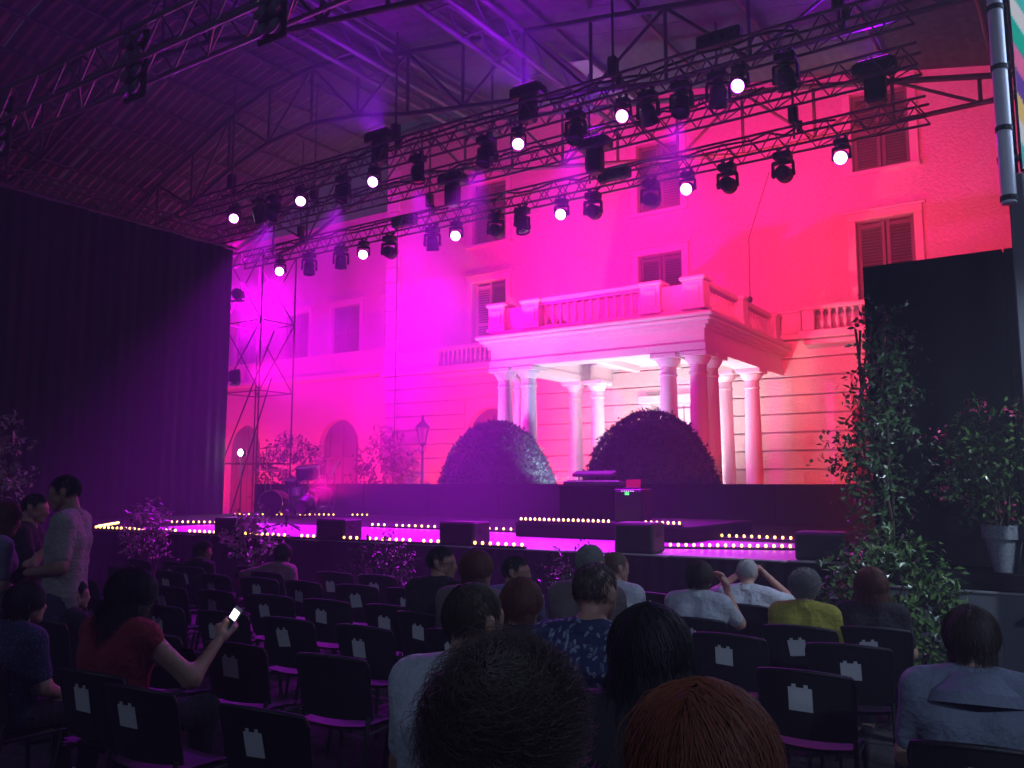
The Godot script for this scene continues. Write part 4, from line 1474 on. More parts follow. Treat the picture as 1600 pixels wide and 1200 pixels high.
	var rd := thing("red_laptop", "red folded laptop lying on the equipment rack", "laptop", kp + Vector3(0.66, 0.465, 0.2), 0.2)
	rd.scale = Vector3.ONE * 0.7
	var lb := MB.new()
	lb.cbox(Vector3(0, 0.012, 0), Vector3(0.3, 0.02, 0.21), 0.004)
	part(rd, "base", lb.mesh(), M.fixture)
	var lw := MB.new()
	lw.cbox(Vector3(0, 0.09, -0.13), Vector3(0.3, 0.19, 0.012), 0.003, Basis(Vector3.RIGHT, -0.35))
	part(rd, "lid", lw.mesh(), M.red_plastic)
	var bn := thing("low_bench", "small pale low bench on the stage floor by the riser", "bench", on_y(1078, 834, DECK) + Vector3(0, 0.012, 0))
	var bt := MB.new()
	bt.cbox(Vector3(0, 0.14, 0), Vector3(0.38, 0.03, 0.2), 0.005)
	part(bn, "seat", bt.mesh(), M.cloth_pink)
	for sx in [-0.16, 0.16]:
		for sz in [-0.07, 0.07]:
			bar(bn, "leg", Vector3(sx, 0, sz), Vector3(sx, 0.13, sz), 0.012, M.cloth_pink)
	var bs := MB.new()
	bs.cbox(Vector3(0, 0.06, 0.06), Vector3(0.36, 0.02, 0.02), 0.004)
	part(bn, "stretcher", bs.mesh(), M.cloth_pink)
	# black loudspeaker boxes along the lip of the stage
	var where := ["beside the slanting side edge of the stage", "at the stage edge behind the pale bouquets", "on the stage edge in front of the drum kit", "on the stage edge before the round hedge", "on the stage edge before the keyboard riser", "at the stage edge beside the green bush"]
	var i := 0
	for a in [[203, 822, 0.42, 0.2, 0.3], [351, 838, 0.5, 0.25, 0.36], [517, 845, 0.5, 0.27, 0.36], [722, 853, 0.5, 0.28, 0.38], [966, 870, 0.44, 0.32, 0.36], [1286, 876, 0.46, 0.27, 0.34]]:
		var p := on_y(a[0], a[1], DECK)
		if i == 0:
			p = Vector3(-14.3, DECK, -9.3)
		p.z = minf(p.z, -7.75 - 0.0617 * (p.x + 13.4) - a[4] / 2 - 0.03)
		p.y = DECK + 0.012
		var w := thing("stage_speaker", "black box loudspeaker " + where[i], "loudspeaker", p, 0.08, "loudspeakers along the stage edge")
		var b := MB.new()
		b.cbox(Vector3(0, a[3] / 2, 0), Vector3(a[2], a[3], a[4]), 0.018)
		part(w, "cabinet", b.mesh(), M.cabinet_black)
		var g := MB.new()
		g.cbox(Vector3(0, a[3] / 2, a[4] / 2 + 0.004), Vector3(a[2] - 0.05, a[3] - 0.05, 0.014), 0.004)
		part(w, "grille", g.mesh(), M.fixture)
		for s in [-1.0, 1.0]:
			var h := MB.new()
			h.cbox(Vector3(s * (a[2] / 2 + 0.003), a[3] * 0.6, 0), Vector3(0.01, 0.05, 0.14), 0.003)
			part(w, "handle", h.mesh(), M.rubber)
		i += 1


# ---------------------------------------------------------------- plants
func leaf(b: MB, at: Vector3, dir: Vector3, nrm: Vector3, l: float, w: float) -> void:
	var s := dir.cross(nrm).normalized() * w * 0.5
	var n := s.cross(dir).normalized()
	var tip := at + dir * l - n * l * 0.12
	var mid := at + dir * l * 0.45 + n * l * 0.05
	b.tri(at, mid + s, mid - n * w * 0.18)
	b.tri(mid - n * w * 0.18, mid + s, tip)
	b.tri(at, mid - n * w * 0.18, mid - s)
	b.tri(mid - n * w * 0.18, tip, mid - s)


func rand_dir() -> Vector3:
	var z := rng.randf_range(-1, 1)
	var a := rng.randf() * TAU
	var r := sqrt(1 - z * z)
	return Vector3(r * cos(a), z, r * sin(a))


# a clump of leafy sprays inside an ellipsoid; more of them near its surface
func foliage(k: int, o: Vector3, r: Vector3, size: float, droop := 0.3, per := 7, hollow := 0.55) -> ArrayMesh:
	var b := MB.new()
	b.use_color = true
	for i in k:
		var d := rand_dir()
		var q := o + d * r * lerpf(hollow, 1.0, sqrt(rng.randf())) * rng.randf_range(0.85, 1.08)
		var grow := (d * 0.8 + rand_dir() * 0.7 + Vector3(0, 0.25 - droop, 0)).normalized()
		var len := size * rng.randf_range(2.0, 4.0)
		var tone := rng.randf_range(0.6, 1.25)
		for j in per:
			var f := float(j) / per
			var at := q + grow * len * f - Vector3(0, droop * len * f * f, 0)
			var out := (grow * 0.35 + rand_dir()).normalized()
			b.tint = Color(tone * rng.randf_range(0.85, 1.15), tone * rng.randf_range(0.9, 1.1), tone * rng.randf_range(0.8, 1.1))
			leaf(b, at, out, (d + rand_dir() * 0.6 + Vector3.UP * 0.5).normalized(), size * rng.randf_range(0.7, 1.2), size * rng.randf_range(0.35, 0.6))
	return b.mesh()


func stems(k: int, base: Vector3, o: Vector3, r: Vector3, rad := 0.008) -> ArrayMesh:
	var b := MB.new()
	for i in k:
		var e := o + rand_dir() * r * 0.75
		var p0 := base + Vector3(rng.randf_range(-0.05, 0.05), 0, rng.randf_range(-0.05, 0.05))
		var p1 := p0.lerp(e, 0.5) + Vector3(rng.randf_range(-0.08, 0.08), 0.1, rng.randf_range(-0.08, 0.08))
		b.tube(p0, p1, rad, rad * 0.8, 5, false)
		b.tube(p1, e, rad * 0.8, rad * 0.4, 5, false)
	return b.mesh()


func plant(called: String, label: String, cat: String, at: Vector3, k: int, o: Vector3, r: Vector3, size: float, m: Material, droop := 0.3, hollow := 0.45) -> Node3D:
	var t := thing(called, label, cat, at)
	part(t, "foliage", foliage(k, o, r, size, droop, 7, hollow), m)
	part(t, "stems", stems(14, Vector3.ZERO, o, r, 0.012), M.bark)
	return t


func hedge(at: Vector3, rx: float, h: float, label: String) -> void:
	var t := thing("topiary_hedge", label, "hedge", at, rng.randf() * 3.0, "clipped round hedges")
	var core := MB.new()
	var prof := []
	for i in 13:
		var f := i / 12.0
		prof.append(Vector2((rx - 0.06) * (pow(1.0 - pow(f, 2.6), 0.5)) * (0.94 + 0.06 * minf(1.0, f * 4.0)), f * (h - 0.06)))
	core.lathe(prof, 28)
	part(t, "inner_branches", core.mesh(), M.leaf_hedge)
	var b := MB.new()
	b.use_color = true
	for i in 11000:
		var a := rng.randf() * TAU
		var f := pow(rng.randf(), 0.9)
		var rr := rx * pow(1.0 - pow(f, 2.6), 0.5) * (1.0 + 0.025 * sin(a * 5.0 + f * 7.0) + 0.018 * sin(a * 11.0 - f * 13.0))
		var p := Vector3(cos(a) * rr, f * h, sin(a) * rr)
		var n := Vector3(cos(a), 1.6 * pow(f, 1.8) + 0.02, sin(a)).normalized()
		p += n * (rng.randf_range(-0.05, 0.03) if i % 40 else rng.randf_range(0.04, 0.12))
		var tone := rng.randf_range(0.5, 1.3)
		b.tint = Color(tone, tone * rng.randf_range(0.9, 1.1), tone)
		var d := (n * 0.7 + rand_dir() * 0.9).normalized()
		var s := d.cross(rand_dir()).normalized() * 0.028
		b.tri(p - s, p + s, p + d * rng.randf_range(0.06, 0.11))
	part(t, "foliage", b.mesh(), M.leaf_hedge)
	var tr := MB.new()
	tr.tube(Vector3(0, -0.02, 0), Vector3(0, 0.5, 0), 0.12, 0.1, 8)
	part(t, "trunk", tr.mesh(), M.bark)


func build_plants() -> void:
	hedge(Vector3(-11.78, 0, -16.8), 1.52, 3.2, "round clipped hedge in violet haze beside the street lamp")
	hedge(Vector3(-7.75, 0, -16.75), 1.56, 3.25, "round clipped hedge behind the equipment rack with the green display")
	plant("garden_shrub", "tall loose shrub between the two arched doors of the wing", "shrub", Vector3(on_z(455, 700, -23.0).x, 0, -23.0), 420, Vector3(0, 1.9, 0), Vector3(1.7, 1.75, 0.9), 0.16, M.leaf_dark)
	plant("garden_shrub", "tall loose shrub beside the palace corner below the hanging lantern", "shrub", Vector3(on_z(600, 700, -22.5).x, 0, -22.5), 380, Vector3(0, 1.8, 0), Vector3(1.3, 1.8, 0.8), 0.15, M.leaf_dark)
	# in front of the stage
	var p := on_z(236, 830, -7.35)
	var f1 := plant("pale_bouquet", "pale flowering plant at the stage edge beside the standing man", "plant", Vector3(p.x, 0, -7.3), 60, Vector3(0, 1.05, 0), Vector3(0.3, 0.3, 0.26), 0.085, M.leaf_pale, 0.1, 0.3)
	part(f1, "stems", stems(14, Vector3.ZERO, Vector3(0, 1.0, 0), Vector3(0.2, 0.25, 0.2), 0.012), M.bark)
	p = on_z(396, 835, -7.35)
	var f2 := plant("pale_bouquet", "pale flowering plant at the stage edge above the empty front seats", "plant", Vector3(p.x, 0, -7.35), 60, Vector3(0, 1.05, 0), Vector3(0.3, 0.33, 0.26), 0.085, M.leaf_pale, 0.1, 0.3)
	part(f2, "stems", stems(14, Vector3.ZERO, Vector3(0, 1.0, 0), Vector3(0.2, 0.25, 0.2), 0.012), M.bark)
	p = on_z(598, 870, -7.45)
	plant("dark_bush", "low dark leafy bush against the stage front", "bush", Vector3(p.x, 0, -7.45), 200, Vector3(0, 0.65, 0), Vector3(0.42, 0.5, 0.3), 0.06, M.leaf_dark)
	p = on_z(905, 870, -7.6)
	var f3 := plant("flower_bush", "dark bush with small flowers behind the grey-haired heads", "bush", Vector3(p.x, 0, -7.6), 170, Vector3(0, 0.62, 0), Vector3(0.36, 0.52, 0.28), 0.06, M.leaf_dark)
	part(f3, "blossoms", foliage(16, Vector3(0, 0.7, 0), Vector3(0.36, 0.5, 0.28), 0.03, 0.0, 3, 0.9), M.petal_white)
	p = on_z(1398, 900, -7.35)
	plant("green_bush", "glossy green bush lit brightly below the climbing plant", "bush", Vector3(p.x, 0, -7.1), 420, Vector3(0, 0.78, 0), Vector3(0.5, 0.56, 0.34), 0.075, M.leaf_green, 0.45)
	# climber on the edge of the black panel
	var v := thing("climbing_plant", "tall climber with glossy leaves growing up the black panel edge", "climber", Vector3(-1.55, 0.75, -8.3))
	var vs := MB.new()
	for k in 5:
		var pts := []
		for i in 9:
			var y := i * 0.3
			pts.append(Vector3(sin(y * 2.0 + k * 1.7) * 0.12 - 0.05, y, 0.1 + cos(y * 2.3 + k) * 0.06))
		vs.path(pts, 0.012, 5)
	part(v, "stems", vs.mesh(), M.bark)
	var clumps := [[-0.12, 0.35, 0.22, 0.3, 40], [-0.08, 0.95, 0.26, 0.3, 60], [-0.2, 1.25, 0.24, 0.16, 40], [0.0, 1.55, 0.26, 0.24, 70], [0.02, 1.95, 0.24, 0.22, 55], [0.06, 2.35, 0.18, 0.25, 45], [-0.34, 1.3, 0.14, 0.06, 14]]
	for c in clumps:
		part(v, "leaf_clump", foliage(c[4], Vector3(c[0], c[1], 0.08), Vector3(c[2], c[3], 0.2), 0.075, 0.45, 6, 0.2), M.leaf_glossy)
	# potted bougainvillea
	var q := on_z(1561, 870, -7.7)
	var pt := thing("flower_pot", "grey-blue clay pot standing on the side platform", "pot", Vector3(q.x, 0.75, -7.99 + 0.02))
	pt.position = Vector3(q.x, 1.028, -8.2)
	pt.scale = Vector3.ONE * 0.9
	var pm := MB.new()
	pm.lathe([Vector2(0.0, 0), Vector2(0.095, 0.0), Vector2(0.155, 0.3), Vector2(0.175, 0.3), Vector2(0.185, 0.42), Vector2(0.165, 0.42), Vector2(0.155, 0.36), Vector2(0.0, 0.36)], 24)
	part(pt, "pot_body", pm.mesh(), M.pot_clay)
	var soil := MB.new()
	soil.lathe([Vector2(0.156, 0.365), Vector2(0.0, 0.38)], 20)
	part(pt, "soil", soil.mesh(), M.bark)
	var bg := thing("flowering_shrub", "bougainvillea with crimson blossoms growing in the clay pot", "shrub", pt.position + Vector3(0, 0.34, 0))
	part(bg, "foliage", foliage(150, Vector3(-0.06, 0.55, 0.0), Vector3(0.36, 0.52, 0.26), 0.06, 0.3, 7, 0.15), M.leaf_green)
	part(bg, "foliage", foliage(50, Vector3(-0.34, 0.55, 0.05), Vector3(0.2, 0.32, 0.15), 0.05, 0.3, 6, 0.2), M.leaf_dark)
	part(bg, "stems", stems(16, Vector3.ZERO, Vector3(-0.08, 0.55, 0), Vector3(0.36, 0.5, 0.26), 0.009), M.bark)
	for k in 16:
		var d := rand_dir()
		var c := Vector3(-0.08, 0.55, 0.08) + d * Vector3(0.4, 0.5, 0.24)
		part(bg, "blossom", foliage(4, c, Vector3.ONE * 0.02, 0.045, 0.0, 4, 0.3), M.petal)
	# a plant at the left edge of the picture
	p = on_z(2, 700, -4.6)
	plant("tall_plant", "tall violet-lit leafy plant at the aisle by the standing people", "plant", Vector3(p.x - 0.12, 0, -4.6), 160, Vector3(0, 1.75, 0), Vector3(0.28, 0.75, 0.28), 0.08, M.leaf_pale, 0.3, 0.3)


# ---------------------------------------------------------------- chairs
func make_chair() -> Node3D:
	var t := Node3D.new()
	t.name = "chair_source"
	# shell back, bowed across and leaning a little, with a rolled top edge
	var b := MB.new()
	var nx := 12
	var ny := 6
	var pt := func(i: int, j: int, o: float) -> Vector3:
		var u := float(i) / nx * 2 - 1
		var w := float(j) / ny
		var x := u * lerpf(0.215, 0.235, w) * (1.0 - (0.06 * pow(absf(u), 6) if j == ny else 0.0))
		var y := 0.50 + w * 0.335 - (0.022 * u * u if j == ny else 0.0)
		var z := 0.205 + w * 0.075 - 0.055 * u * u
		return Vector3(x, y, z + o)
	for i in nx:
		for j in ny:
			b.quad(pt.call(i, j, 0.009), pt.call(i + 1, j, 0.009), pt.call(i + 1, j + 1, 0.009), pt.call(i, j + 1, 0.009))
			b.quad(pt.call(i + 1, j, -0.009), pt.call(i, j, -0.009), pt.call(i, j + 1, -0.009), pt.call(i + 1, j + 1, -0.009))
	for i in nx:
		var a: Vector3 = pt.call(i, ny, 0.0)
		var c: Vector3 = pt.call(i + 1, ny, 0.0)
		b.tube(a, c, 0.0125, 0.0125, 8, true)
	for s in [0, nx]:
		for j in ny:
			b.tube(pt.call(s, j, 0.0), pt.call(s, j + 1, 0.0), 0.011, 0.011, 8, true)
	part(t, "backrest", b.mesh(), M.chair_plastic)
	var s2 := MB.new()
	for i in 8:
		for j in 8:
			var f := func(a: int, c: int) -> Vector3:
				var u := a / 4.0 - 1
				var w := c / 8.0
				return Vector3(u * 0.215, 0.445 + 0.02 * u * u - (0.03 * pow(w, 4.0)) + 0.015 * pow(1.0 - w, 3.0), 0.2 - w * 0.42)
			s2.quad(f.call(i, j), f.call(i + 1, j), f.call(i + 1, j + 1), f.call(i, j + 1))
			var dn := Vector3(0, -0.018, 0)
			s2.quad(f.call(i, j + 1) + dn, f.call(i + 1, j + 1) + dn, f.call(i + 1, j) + dn, f.call(i, j) + dn)
	part(t, "seat", s2.mesh(), M.chair_plastic)
	for sx in [-1.0, 1.0]:
		bar(t, "leg", Vector3(sx * 0.225, 0.0, -0.2), Vector3(sx * 0.2, 0.43, -0.16), 0.0125, M.chair_leg)
		bar(t, "leg", Vector3(sx * 0.235, 0.0, 0.29), Vector3(sx * 0.222, 0.52, 0.185), 0.0125, M.chair_leg)
		bar(t, "side_rail", Vector3(sx * 0.2, 0.42, -0.16), Vector3(sx * 0.222, 0.43, 0.2), 0.011, M.chair_leg)
	return t


func card_mesh() -> ArrayMesh:
	var c := MB.new()
	var w := 0.056
	var h := 0.056
	c.box(Vector3(0, 0, 0.0), Vector3(w * 2, h * 2, 0.002))
	return c.mesh()


func build_chairs(people_at: Array) -> void:
	var src := make_chair()
	var card := card_mesh()
	var tabs := MB.new()
	tabs.box(Vector3(0, 0.06, 0.0022), Vector3(0.02, 0.026, 0.0016))
	var tab := tabs.mesh()
	var seats := []
	# where cards show in the photograph (pixel, row), then rows carried on at the same pitch
	var seen := {0: [0, 136, 286, 471], 1: [86, 180, 289, 412, 558, 1462], 2: [100, 190, 289, 384, 486, 604, 1265, 1500], 3: [102, 162, 225, 295, 370, 451, 538, 637, 1154, 1327], 4: [140, 215, 293, 361, 429, 500, 579, 660, 1095, 1250, 1430], 5: [240, 298, 356, 413, 476, 542, 611, 690, 1030, 1160, 1300]}
	for row in seen:
		for x in seen[row]:
			seats.append(on_row(x, 900.0, row))
	for p in people_at:
		seats.push_front(p)
	# the near rows at the right and below
	seats.append(on_row(1235, 1150, -0.2))
	seats.append(on_row(1480, 1185, -0.3))
	var used := []
	for q in seats:
		var p := Vector3(q.x, 0, q.z)
		var near := false
		for u in used:
			if p.distance_to(u) < (0.3 if people_at.has(q) else 0.46):
				near = true
		if near:
			continue
		used.append(p)
	var count := 0
	var first := true
	for p in used:
		var t: Node3D = src if first else src.duplicate()
		t.name = numbered("audience_chair")
		add_child(t)
		var cd := card
		var tilt := rng.randf_range(-0.13, 0.13)
		var n: Node3D
		if first:
			n = part(t, "number_card", cd, M.card)
			for s in [-1.0, 1.0]:
				part(n, "tape", tab, M.card, Transform3D(Basis(), Vector3(s * 0.028, 0, 0)))
			first = false
		else:
			n = t.get_node("number_card")
		n.transform = Transform3D(Basis.from_euler(Vector3(0.22, 0, tilt)), Vector3(rng.randf_range(-0.03, 0.03), 0.695 + rng.randf_range(-0.01, 0.01), 0.263))
		n.scale = Vector3(rng.randf_range(0.88, 1.06), rng.randf_range(0.85, 1.08), 1.0)
		n.visible = rng.randf() > 0.08
		t.position = p
		t.rotation.y = 0.085 + rng.randf_range(-0.09, 0.09)
		var sat := false
		for q in people_at:
			sat = sat or p.distance_to(q) < 0.2
		if sat:
			tag(t, "black plastic audience chair with someone sitting on it", "chair", "occupied audience chairs")
		else:
			count += 1
			if count % 6 == 2:
				var pg := thing("programme", "folded white programme lying on an empty chair", "leaflet", t.transform * Vector3(rng.randf_range(-0.08, 0.08), 0.452, -0.08), rng.randf_range(-1.0, 1.0), "programmes left on seats")
				for s in [-1.0, 1.0]:
					var b := MB.new()
					b.box(Vector3(s * 0.05, 0.012, 0), Vector3(0.104, 0.0015, 0.16), Basis(Vector3.BACK, s * 0.16))
					part(pg, "page", b.mesh(), M.card)
			tag(t, "empty black plastic audience chair with a pale number card taped to its back", "chair", "empty audience chairs")



# ---------------------------------------------------------------- people
# Bodies are one surface: every bone is a tapered capsule [from, to, radius, radius]; their soft union is meshed with surface nets.
func nets(bones: Array, cell: float, k: float) -> Array:
	var lo := Vector3.INF
	var hi := -Vector3.INF
	for b in bones:
		var r := maxf(b[2], b[3]) + 2.5 / k
		for p in [b[0], b[1]]:
			lo = lo.min(p - Vector3.ONE * r)
			hi = hi.max(p + Vector3.ONE * r)
	lo -= Vector3.ONE * cell
	var nx := int((hi.x - lo.x) / cell) + 3
	var ny := int((hi.y - lo.y) / cell) + 3
	var nz := int((hi.z - lo.z) / cell) + 3
	var acc := PackedFloat32Array()
	acc.resize(nx * ny * nz)
	var sy := nx
	var sz := nx * ny
	for b in bones:
		var a: Vector3 = b[0]
		var e: Vector3 = b[1]
		var ra: float = b[2]
		var rb: float = b[3]
		var reach := maxf(ra, rb) + 4.5 / k
		var l0 := ((a.min(e) - Vector3.ONE * reach - lo) / cell).floor()
		var h0 := ((a.max(e) + Vector3.ONE * reach - lo) / cell).ceil()
		var d := e - a
		var dd := maxf(d.length_squared(), 1e-9)
		var x0 := maxi(int(l0.x), 0)
		var x1 := mini(int(h0.x), nx - 1)
		for iz in range(maxi(int(l0.z), 0), mini(int(h0.z), nz - 1) + 1):
			for iy in range(maxi(int(l0.y), 0), mini(int(h0.y), ny - 1) + 1):
				var at := iz * sz + iy * sy
				for ix in range(x0, x1 + 1):
					var p := lo + Vector3(ix, iy, iz) * cell - a
					var t := clampf(p.dot(d) / dd, 0.0, 1.0)
					var dist := (p - d * t).length() - lerpf(ra, rb, t)
					if dist * k < 4.5:
						acc[at + ix] += exp(-k * maxf(dist, -0.08))
	var which := {}
	var verts := PackedVector3Array()
	var corner := [0, 1, sy, sy + 1, sz, sz + 1, sz + sy, sz + sy + 1]
	var off := [Vector3(0, 0, 0), Vector3(1, 0, 0), Vector3(0, 1, 0), Vector3(1, 1, 0), Vector3(0, 0, 1), Vector3(1, 0, 1), Vector3(0, 1, 1), Vector3(1, 1, 1)]
	var edges := [[0, 1], [2, 3], [4, 5], [6, 7], [0, 2], [1, 3], [4, 6], [5, 7], [0, 4], [1, 5], [2, 6], [3, 7]]
	var idx := PackedInt32Array()
	for iz in nz - 1:
		for iy in ny - 1:
			var base := iz * sz + iy * sy
			for ix in nx - 1:
				var c := base + ix
				var first := acc[c] > 1.0
				if (acc[c + 1] > 1.0) == first and (acc[c + sy] > 1.0) == first and (acc[c + sz] > 1.0) == first and (acc[c + sy + 1] > 1.0) == first and (acc[c + sz + 1] > 1.0) == first and (acc[c + sz + sy] > 1.0) == first and (acc[c + sz + sy + 1] > 1.0) == first:
					continue
				var sum := Vector3.ZERO
				var m := 0
				for e in edges:
					var v0 := acc[c + corner[e[0]]]
					var v1 := acc[c + corner[e[1]]]
					if (v0 > 1.0) != (v1 > 1.0):
						var f0 := log(maxf(v0, 1e-4))
						var f1 := log(maxf(v1, 1e-4))
						sum += (off[e[0]] as Vector3).lerp(off[e[1]], f0 / (f0 - f1))
						m += 1
				which[c] = verts.size()
				verts.push_back(lo + (Vector3(ix, iy, iz) + sum / m) * cell)
				# quads round the three edges that start at this cell's corner 0
				if iy > 0 and iz > 0 and (acc[c + 1] > 1.0) != first:
					_face(idx, which, c, c - sy, c - sy - sz, c - sz, first)
				if ix > 0 and iz > 0 and (acc[c + sy] > 1.0) != first:
					_face(idx, which, c, c - sz, c - sz - 1, c - 1, first)
				if ix > 0 and iy > 0 and (acc[c + sz] > 1.0) != first:
					_face(idx, which, c, c - 1, c - 1 - sy, c - sy, first)
	var norm := PackedVector3Array()
	norm.resize(verts.size())
	for i in range(0, idx.size(), 3):
		var n := (verts[idx[i + 1]] - verts[idx[i]]).cross(verts[idx[i + 2]] - verts[idx[i]])
		for j in 3:
			norm[idx[i + j]] += n
	var ov := PackedVector3Array()
	var on := PackedVector3Array()
	for i in range(0, idx.size(), 3):
		for j in [0, 2, 1]:
			ov.push_back(verts[idx[i + j]])
			on.push_back(norm[idx[i + j]].normalized())
	return [ov, on]


func _face(idx: PackedInt32Array, which: Dictionary, a: int, b: int, c: int, d: int, inside: bool) -> void:
	if not (which.has(a) and which.has(b) and which.has(c) and which.has(d)):
		return
	var q := [which[a], which[b], which[c], which[d]]
	if inside:
		q.reverse()
	for k in [0, 1, 2, 0, 2, 3]:
		idx.push_back(q[k])


var cache := {}


# head round the origin, looking along -z; chin about -0.115, crown about +0.115
func head_arrays() -> Array:
	if not cache.has("head"):
		var b := []
		b.append([Vector3(0, 0.045, 0.015), Vector3(0, 0.04, -0.02), 0.070, 0.066])
		b.append([Vector3(0.016, 0.03, 0.02), Vector3(0.016, 0.02, -0.03), 0.060, 0.052])
		b.append([Vector3(-0.016, 0.03, 0.02), Vector3(-0.016, 0.02, -0.03), 0.060, 0.052])
		for s in [-1.0, 1.0]:
			b.append([Vector3(s * 0.048, -0.04, 0.0), Vector3(s * 0.015, -0.088, -0.068), 0.019, 0.016])
			b.append([Vector3(s * 0.034, -0.015, -0.066), Vector3(s * 0.04, -0.04, -0.045), 0.018, 0.022])
			b.append([Vector3(s * 0.012, 0.022, -0.083), Vector3(s * 0.042, 0.022, -0.07), 0.012, 0.012])
			# ear
			b.append([Vector3(s * 0.078, 0.012, 0.012), Vector3(s * 0.075, -0.03, 0.004), 0.010, 0.007])
			b.append([Vector3(s * 0.079, 0.016, 0.02), Vector3(s * 0.083, -0.008, 0.022), 0.007, 0.006])
			# lips
			b.append([Vector3(0, -0.052, -0.086), Vector3(s * 0.02, -0.054, -0.078), 0.009, 0.006])
			# eye
			b.append([Vector3(s * 0.03, 0.002, -0.066), Vector3(s * 0.031, 0.002, -0.068), 0.013, 0.013])
		b.append([Vector3(0, -0.045, -0.06), Vector3(0, -0.092, -0.074), 0.03, 0.02])
		b.append([Vector3(0, 0.012, -0.088), Vector3(0, -0.024, -0.105), 0.008, 0.012])
		b.append([Vector3(-0.012, -0.028, -0.092), Vector3(0.012, -0.028, -0.092), 0.009, 0.009])
		b.append([Vector3(0, -0.06, 0.025), Vector3(0, -0.16, 0.035), 0.052, 0.056])
		cache.head = nets(b, 0.0062, 110.0)
	return cache.head


# a right hand: wrist at the origin, fingers along -z, palm down, thumb on the left; curled by 'c'
func hand_arrays(c: float) -> Array:
	var key := "hand%.2f" % c
	if not cache.has(key):
		var b := []
		for i in 4:
			var x := -0.03 + i * 0.02
			b.append([Vector3(x * 0.6, 0, -0.01), Vector3(x, 0, -0.08), 0.014, 0.011])
			var len: float = [0.040, 0.046, 0.042, 0.033][i]
			var p := Vector3(x, 0, -0.085)
			var ang := 0.0
			for j in 3:
				ang += c * [0.7, 1.0, 0.7][j]
				var q: Vector3 = p + Vector3(x * 0.06, -sin(ang), -cos(ang)) * len * [1.0, 0.7, 0.55][j]
				b.append([p, q, 0.0095 - j * 0.0008, 0.0088 - j * 0.001])
				p = q
		b.append([Vector3(-0.015, -0.004, -0.015), Vector3(-0.045, -0.012, -0.045), 0.015, 0.012])
		b.append([Vector3(-0.045, -0.012, -0.045), Vector3(-0.05 + 0.018 * c, -0.02 - 0.01 * c, -0.075), 0.011, 0.0095])
		b.append([Vector3(-0.05 + 0.018 * c, -0.02 - 0.01 * c, -0.075), Vector3(-0.045 + 0.03 * c, -0.026 - 0.012 * c, -0.1), 0.0095, 0.008])
		b.append([Vector3(0, 0, 0.03), Vector3(0, 0, -0.01), 0.024, 0.022])
		cache[key] = nets(b, 0.0055, 170.0)
	return cache[key]


